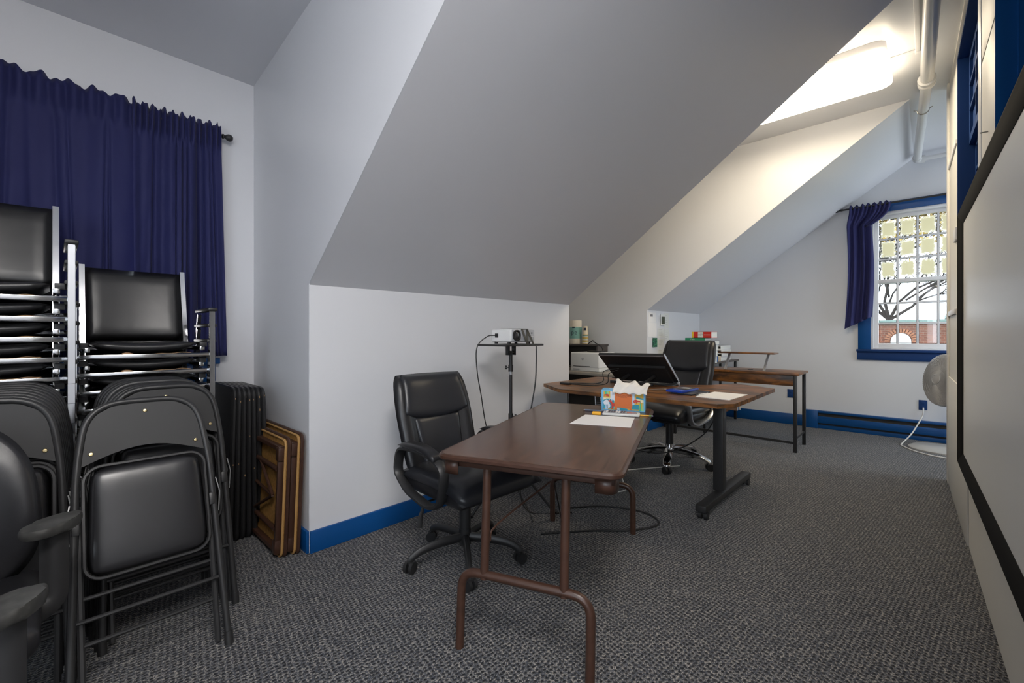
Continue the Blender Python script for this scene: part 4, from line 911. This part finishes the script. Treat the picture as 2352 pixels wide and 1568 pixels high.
# papers on the far knee wall
X0 = KB+.001
for k, (y0, y1, z0, z1, m_, off, lab) in enumerate((
    (5.34, 5.545, 1.412, 1.54, 'paper', 0, 'white notice with a dark title at the top corner of the low wall'),
    (5.326, 5.564, 1.217, 1.408, 'paper', .0015, 'large blank white sheet pinned under the titled notice'),
    (5.67, 5.787, 1.376, 1.522, 'paper2', .012, 'photo card standing off the low wall, dark woodland picture'),
    (5.806, 5.95, 1.337, 1.547, 'paper2', 0, 'tall pale sheet right of the photo card on the low wall'),
    (5.439, 5.546, 1.084, 1.206, 'gcard', .010, 'dark green patterned card pinned on the low wall'),
    (5.611, 5.782, 1.209, 1.333, 'paper2', 0, 'cream printed card below the photo card'),
    (5.611, 5.789, 1.065, 1.192, 'paper2', 0, 'cream printed card second below the photo card'),
    (5.62, 5.79, .93, 1.05, 'paper2', 0, 'cream printed card lowest, partly behind the chair'),
    (5.806, 5.965, 1.158, 1.327, 'paper2', 0, 'pale sheet hanging below the tall pale sheet'))):
    if m_ == 'gcard' and 'gcard' not in M:
        M['gcard'] = mat('green_card', (.02, .12, .07), .5); tinted(M['gcard'], 45, [(.45, (.008, .05, .035)), (.6, (.03, .25, .13)), (.7, (.3, .4, .2))])
    t = thing('pinned_paper', lab, 'paper', (X0+off, y0, z0), 0, 'papers pinned on the low wall'); w_, h_ = y1-y0, z1-z0
    t.rotation_euler = (0, 0, R(-7) if off > .005 else 0)
    G().b2((0, 0, 0), (.0012, w_, h_)).done('sheet', m_, t)
    if k == 0:
        G().b2((.0012, .05, h_-.055), (.0016, .12, h_-.025)).done('print_block', 'ink', t)
    if k == 2: G().b2((.0012, .02, .015), (.0016, w_-.015, h_-.03)).done('picture', flat('woodland_print', (.05, .06, .035), .5), t)
    if k in (3, 5, 6, 7, 8):
        g = G(); rnd = random.Random(k)
        for q in range(5): g.b2((.0012, .02, h_*(.82-.15*q)), (.0015, .02+(w_-.04)*rnd.uniform(.5, 1), h_*(.82-.15*q)+.004))
        g.done('print_lines', flat('pale_print', (.45, .47, .46)), t)

# ------------------------------------------------------------------ far dormer: side desk, hutch shelf, printer, towels, cups
pd = thing('printer_table', 'grey-brown side table in the far dormer carrying the printer', 'table', (-3.1, 4.75, 0))
G().b2((-.75, -.27, .755), (.50, .36, .787), .003).done('tabletop', flat('grey_oak_board', (.26, .235, .20), .45), pd)
for x in (-.70, .45):
    for y in (-.24, .33): G().b2((x-.016, y-.016, 0), (x+.016, y+.016, .755), .002).done('leg', 'enamel', pd)
pr = thing('printer', 'white laser printer on the side table in the far dormer', 'printer', (-3.335, 4.60, .788))
G().b2((0, 0, .045), (.43, .37, .235), .012, 3).done('body', 'white_pl', pr); G().b2((.004, .004, 0), (.426, .365, .048), .006).done('paper_tray', 'ltgrey', pr)
G().b2((.012, -.004, .055), (.418, .004, .225), .006, 3).done('front_cover', 'ltgrey', pr)
G().b2((.05, -.006, .058), (.30, -.002, .066)).done('output_slot', 'dark', pr)
G().b2((.09, .06, .235), (.36, .30, .238), .001).done('top_recess', 'grey_pl', pr); G().b2((.12, .20, .2382), (.33, .31, .25), .003).done('flap', 'plastic', pr)
g = G(); g.lathe([(.017, 0), (.017, .001), (0, .001)], Matrix.Translation((.19, -.0045, .155)) @ RXZ, 20); g.done('round_badge', 'grey_pl', pr)
text('logo', 'hp', .022, Matrix.Translation((.19, -.006, .156)) @ RXZ @ Matrix.Shear('XY', 4, (.25, 0)), M['white_pl'], pr)
G().b2((.04, -.001, .012), (.14, -.0002, .03)).done('tray_grip', 'grey_pl', pr); G().b2((.30, -.001, .005), (.43, .05, .02), .003).done('tray_tab', 'ltgrey', pr)
hs = thing('shelf_unit', 'dark low shelf unit against the far dormer wall', 'shelf', (-3.65, 5.15, 0))
G().b2((-.38, -.13, 1.095), (.46, .14, 1.118), .003).done('shelf_board', flat('dark_board', (.06, .05, .045)), hs)
for x in (-.36, .44): G().b2((x-.012, -.12, 0), (x+.012, .13, 1.095), .002).done('side_panel', 'dark_board', hs)
G().b2((-.36, -.12, .78), (.44, .13, .80), .002).done('shelf_board', 'dark_board', hs); G().b2((-.36, .125, .1), (.44, .135, 1.09)).done('back_panel', flat('dark_back', (.035, .033, .03), .6), hs)
pt = thing('paper_towel_roll', 'wrapped paper towel roll with teal label beside the cup stack', 'paper towel', (-3.62, 5.12, 1.1185))
G().lathe([(.03, 0), (.082, .002), (.084, .01), (.084, .325), (.080, .332), (.02, .333)], None, 28).done('roll', flat('towel_paper', (.78, .72, .62), .8), pt)
g = G(); g.lathe([(.0845, .075), (.0850, .075), (.0850, .235), (.0845, .235)], None, 28); g.done('label_band', flat('teal_label', (.22, .46, .42), .5), pt)
for s_, sz, a, zc in (('pel', .075, 0, .155),):
    for i, ch in enumerate('pel'):
        an = R(35.3+31*(i-1)); text('lettering', ch, .085, Matrix.Rotation(an+0, 4, 'Z') @ Matrix.Translation((0, -.0856, .160)) @ RXZ, flat('dark_navy_print', (.02, .03, .06)), pt)
g = G(); g.lathe([(.0852, .222), (.0856, .222), (.0856, .24), (.0852, .24)], None, 28); bmesh.ops.delete(g.bm, geom=[v for v in g.bm.verts if math.atan2(v.co.y, v.co.x) > R(-62) or math.atan2(v.co.y, v.co.x) < R(-92)], context='VERTS'); g.done('dark_tag', 'dark_navy_print', pt)
cs = thing('cup_stack', 'stack of striped paper cups beside the paper towel roll', 'cups', (-3.46, 5.12, 1.1185))
cc = [(.55, .42, .2), (.72, .68, .6), (.15, .35, .35), (.75, .45, .06)]
for k in range(12): G().lathe([(.046-.0005*k, .0+.011*k), (.047-.0005*k, .003+.011*k), (.045-.0005*k, .011+.011*k)], None, 20).done('cup_rim', flat('cup_%d' % (k % 4), cc[k % 4], .6), cs)
G().lathe([(.040, .133), (.033, .245), (.031, .247), (0, .247)], None, 20).done('cup', flat('cup_cream', (.75, .66, .5), .6), cs)
g = G(); g.lathe([(.0385, .19), (.0365, .225)], None, 20); bmesh.ops.delete(g.bm, geom=[v for v in g.bm.verts if not (R(-100) < math.atan2(v.co.y, v.co.x) < R(-20))], context='VERTS'); bmesh.ops.scale(g.bm, vec=(1.03, 1.03, 1), verts=g.bm.verts); g.done('cup_print', 'dark_navy_print', cs)
cord('power_cable', 'black cord looping from the shelf down behind the printer', [(-3.40, 5.10, 1.122), (-3.33, 5.06, 1.15), (-3.27, 5.02, 1.17), (-3.22, 5.0, 1.14), (-3.12, 5.0, 1.08), (-3.08, 5.0, .95)], .006)

# ------------------------------------------------------------------ gable wall: curtain, rod, outlets, fan
r2 = thing('curtain_rod', 'black curtain rod with ball finial above the bright gable window', 'curtain rod', (0, YG-.09, 2.85))
G().cyl((-.80, 0, 0), (.60, 0, 0), .011, n=10).done('rod', 'enamel', r2); g = G(); finial(g, (-.79, 0, 0), (-1, 0, 0)); g.done('finial', 'enamel', r2)
for x in (-.69, .16): G().tube([(x, .066, -.01), (x, .04, -.012), (x, 0, -.012), (x, -.014, 0)], .008, 6).done('bracket', 'enamel', r2)
def tied(u, v):     # u across the cloth, v down it: gathered along the rod, swept to the wall side and hanging
    xt = -.72+.40*u; t_ = min(1, v/.16)
    xh = -.755+.235*u+.03*math.sin(v*3)+.04*v*(u-.5); s_ = t_*t_*(3-2*t_)
    x = xt*(1-s_)+xh*s_
    z = 2.875-.035*min(1, v*30)-(.02+.11*u)*0-(v*1.52)*(1-.10*u*(v > .16))+.016*math.sin(u*44)*max(0, 1-v*18)
    if v < .16: z -= 0.10*u*math.sin(PI*t_)*.5
    y = YG-.092-.014*math.cos(u*17+2*v+3*u*u)*(.4+.9*s_)-.020*s_*math.sin(u*8+1)-.006*s_*math.sin(u*33)-.012*(1-s_)*math.sin(u*60)
    return (x, y, z)
o = G().sheet(110, 60, tied).done('curtain', 'curtain2', None, ang=180); o.modifiers.new('thick', 'SOLIDIFY').thickness = .002
tag(o, 'dark blue curtain bunched to one side of the bright gable window', 'curtain')
def outlet(x, z, label):
    t = thing('wall_outlet', label, 'outlet', (x, YG-.001, z)); G().b2((-.038, -.006, -.058), (.038, 0, .058), .002).done('cover_plate', 'navy', t)
    for s in (-.022, .022): G().b2((-.014, -.0075, s-.014), (.014, -.005, s+.014), .002).done('socket', 'navy', t)
outlet(-.038, .415, 'blue wall outlet with a white plug under the gable window')
outlet(-1.385, .43, 'blue wall outlet beside the writing desk leg')
cord('fan_cable', 'white fan cord running from the outlet down to the fan base', [(-.035, YG-.02, .385), (-.035, YG-.045, .34), (-.05, YG-.05, .27), (-.13, YG-.20, .10), (-.21, YG-.45, .010), (-.20, 6.55, .006), (-.10, 6.35, .006), (.05, 6.22, .006), (.25, 6.2, .006)], .007, 'wcord')
fn_ = thing('pedestal_fan', 'grey round fan standing at the partition edge below the window', 'fan', (.14, 6.62, 0))
G().lathe([(.30, 0), (.30, .012), (.27, .028), (.06, .04), (0, .042)], None, 36, (1.0, .85)).done('base', flat('fan_base_grey', (.40, .395, .38), .4), fn_)
G().cyl((.03, .03, .03), (.03, .06, .70), .016, n=14).done('pole', 'fan_pl', fn_)
fd = Vector((-.80, -.52, .12)).normalized(); fm = Matrix.Translation((.0, -.10, .765)) @ fd.to_track_quat('Z', 'Y').to_matrix().to_4x4()
RF = .275
G().lathe([(RF-.015, .035), (RF, .03), (RF+.006, .0), (RF, -.04), (RF-.02, -.05)], fm, 48).done('rim', 'fan_pl', fn_)
o = fn_.children[-1] if fn_.children else None
def dome(r): return .035+.055*math.cos(r/RF*PI/2)
g = G()
for k in range(72):
    a0 = 2*PI*k/72; g.tube([fm @ Vector((r*math.cos(a0+1.1*(r/RF)), r*math.sin(a0+1.1*(r/RF)), dome(r))) for r in [.05+(RF-.06)*q/7 for q in range(8)]], .0026, 4, caps=False)
for r in (.10, .15, .195, .235): g.tube([fm @ Vector((r*math.cos(2*PI*k/40), r*math.sin(2*PI*k/40), dome(r))) for k in range(40)], .0022, 4, True)
g.done('front_grille', 'fan_pl', fn_)
g = G()
for k in range(40):
    a0 = 2*PI*k/40; g.tube([fm @ Vector((r*math.cos(a0), r*math.sin(a0), -.05-.07*math.cos(r/RF*PI/2))) for r in [.05+(RF-.06)*q/5 for q in range(6)]], .003, 4, caps=False)
g.done('rear_grille', 'fan_pl', fn_)
G().lathe([(.058, .080), (.056, .094), (.045, .098), (.043, .095), (.04, .096), (0, .097)], fm, 28).done('hub_cap', 'fan_pl', fn_)
G().lathe([(.08, -.20), (.09, -.17), (.085, -.09), (.03, -.06), (.03, .03), (0, .03)], fm, 24).done('motor', flat('fan_dark_grey', (.16, .16, .16), .4), fn_)
for k in range(5):
    a0 = 2*PI*k/5; g = G()
    def bl_(u, v, a0=a0):
        r = .035+.205*u; a = a0+(v-.5)*1.05*(.6+.5*u); return tuple(fm @ Vector((r*math.cos(a), r*math.sin(a), -.012+(v-.5)*.05)))
    o = g.sheet(5, 5, bl_).done('blade', 'fan_dark_grey', fn_, ang=180); o.modifiers.new('thick', 'SOLIDIFY').thickness = .003

# ------------------------------------------------------------------ projection screen on the partition
pscr = thing('projection_screen', 'large white projection screen with black velvet frame on the partition', 'screen', tuple(RW.location), 0); pscr.rotation_euler = RW.rotation_euler
y0, y1, z0, z1, fw = 1.05, 3.95, .43, 2.02, .085
G().b2((-.012, y0+.02, z0+.02), (-.008, y1-.02, z1-.02)).done('screen_surface', 'screen', pscr)
for k, (o0, o1, i0, i1) in enumerate((((y0, z0), (y1, z0), (y0+fw, z0+fw), (y1-fw, z0+fw)), ((y0, z1), (y1, z1), (y0+fw, z1-fw), (y1-fw, z1-fw)), ((y0, z0), (y0, z1), (y0+fw, z0+fw), (y0+fw, z1-fw)), ((y1, z0), (y1, z1), (y1-fw, z0+fw), (y1-fw, z1-fw)))):
    g = G(); mid = lambda p, q, t: (p[0]+(q[0]-p[0])*t, p[1]+(q[1]-p[1])*t)
    rows = [[(p, -.001), (p, -.028), (mid(p, q, .35), -.036), (q, -.014), (q, -.004)] for p, q in ((o0, i0), (o1, i1))]
    A, B = [[g.bm.verts.new((x, yz[0], yz[1])) for yz, x in row] for row in rows]
    for i in range(5): g.bm.faces.new((A[i], A[(i+1) % 5], B[(i+1) % 5], B[i]))
    g.bm.faces.new(A[::-1]); g.bm.faces.new(B); g.done('frame_bar', 'velvet', pscr)
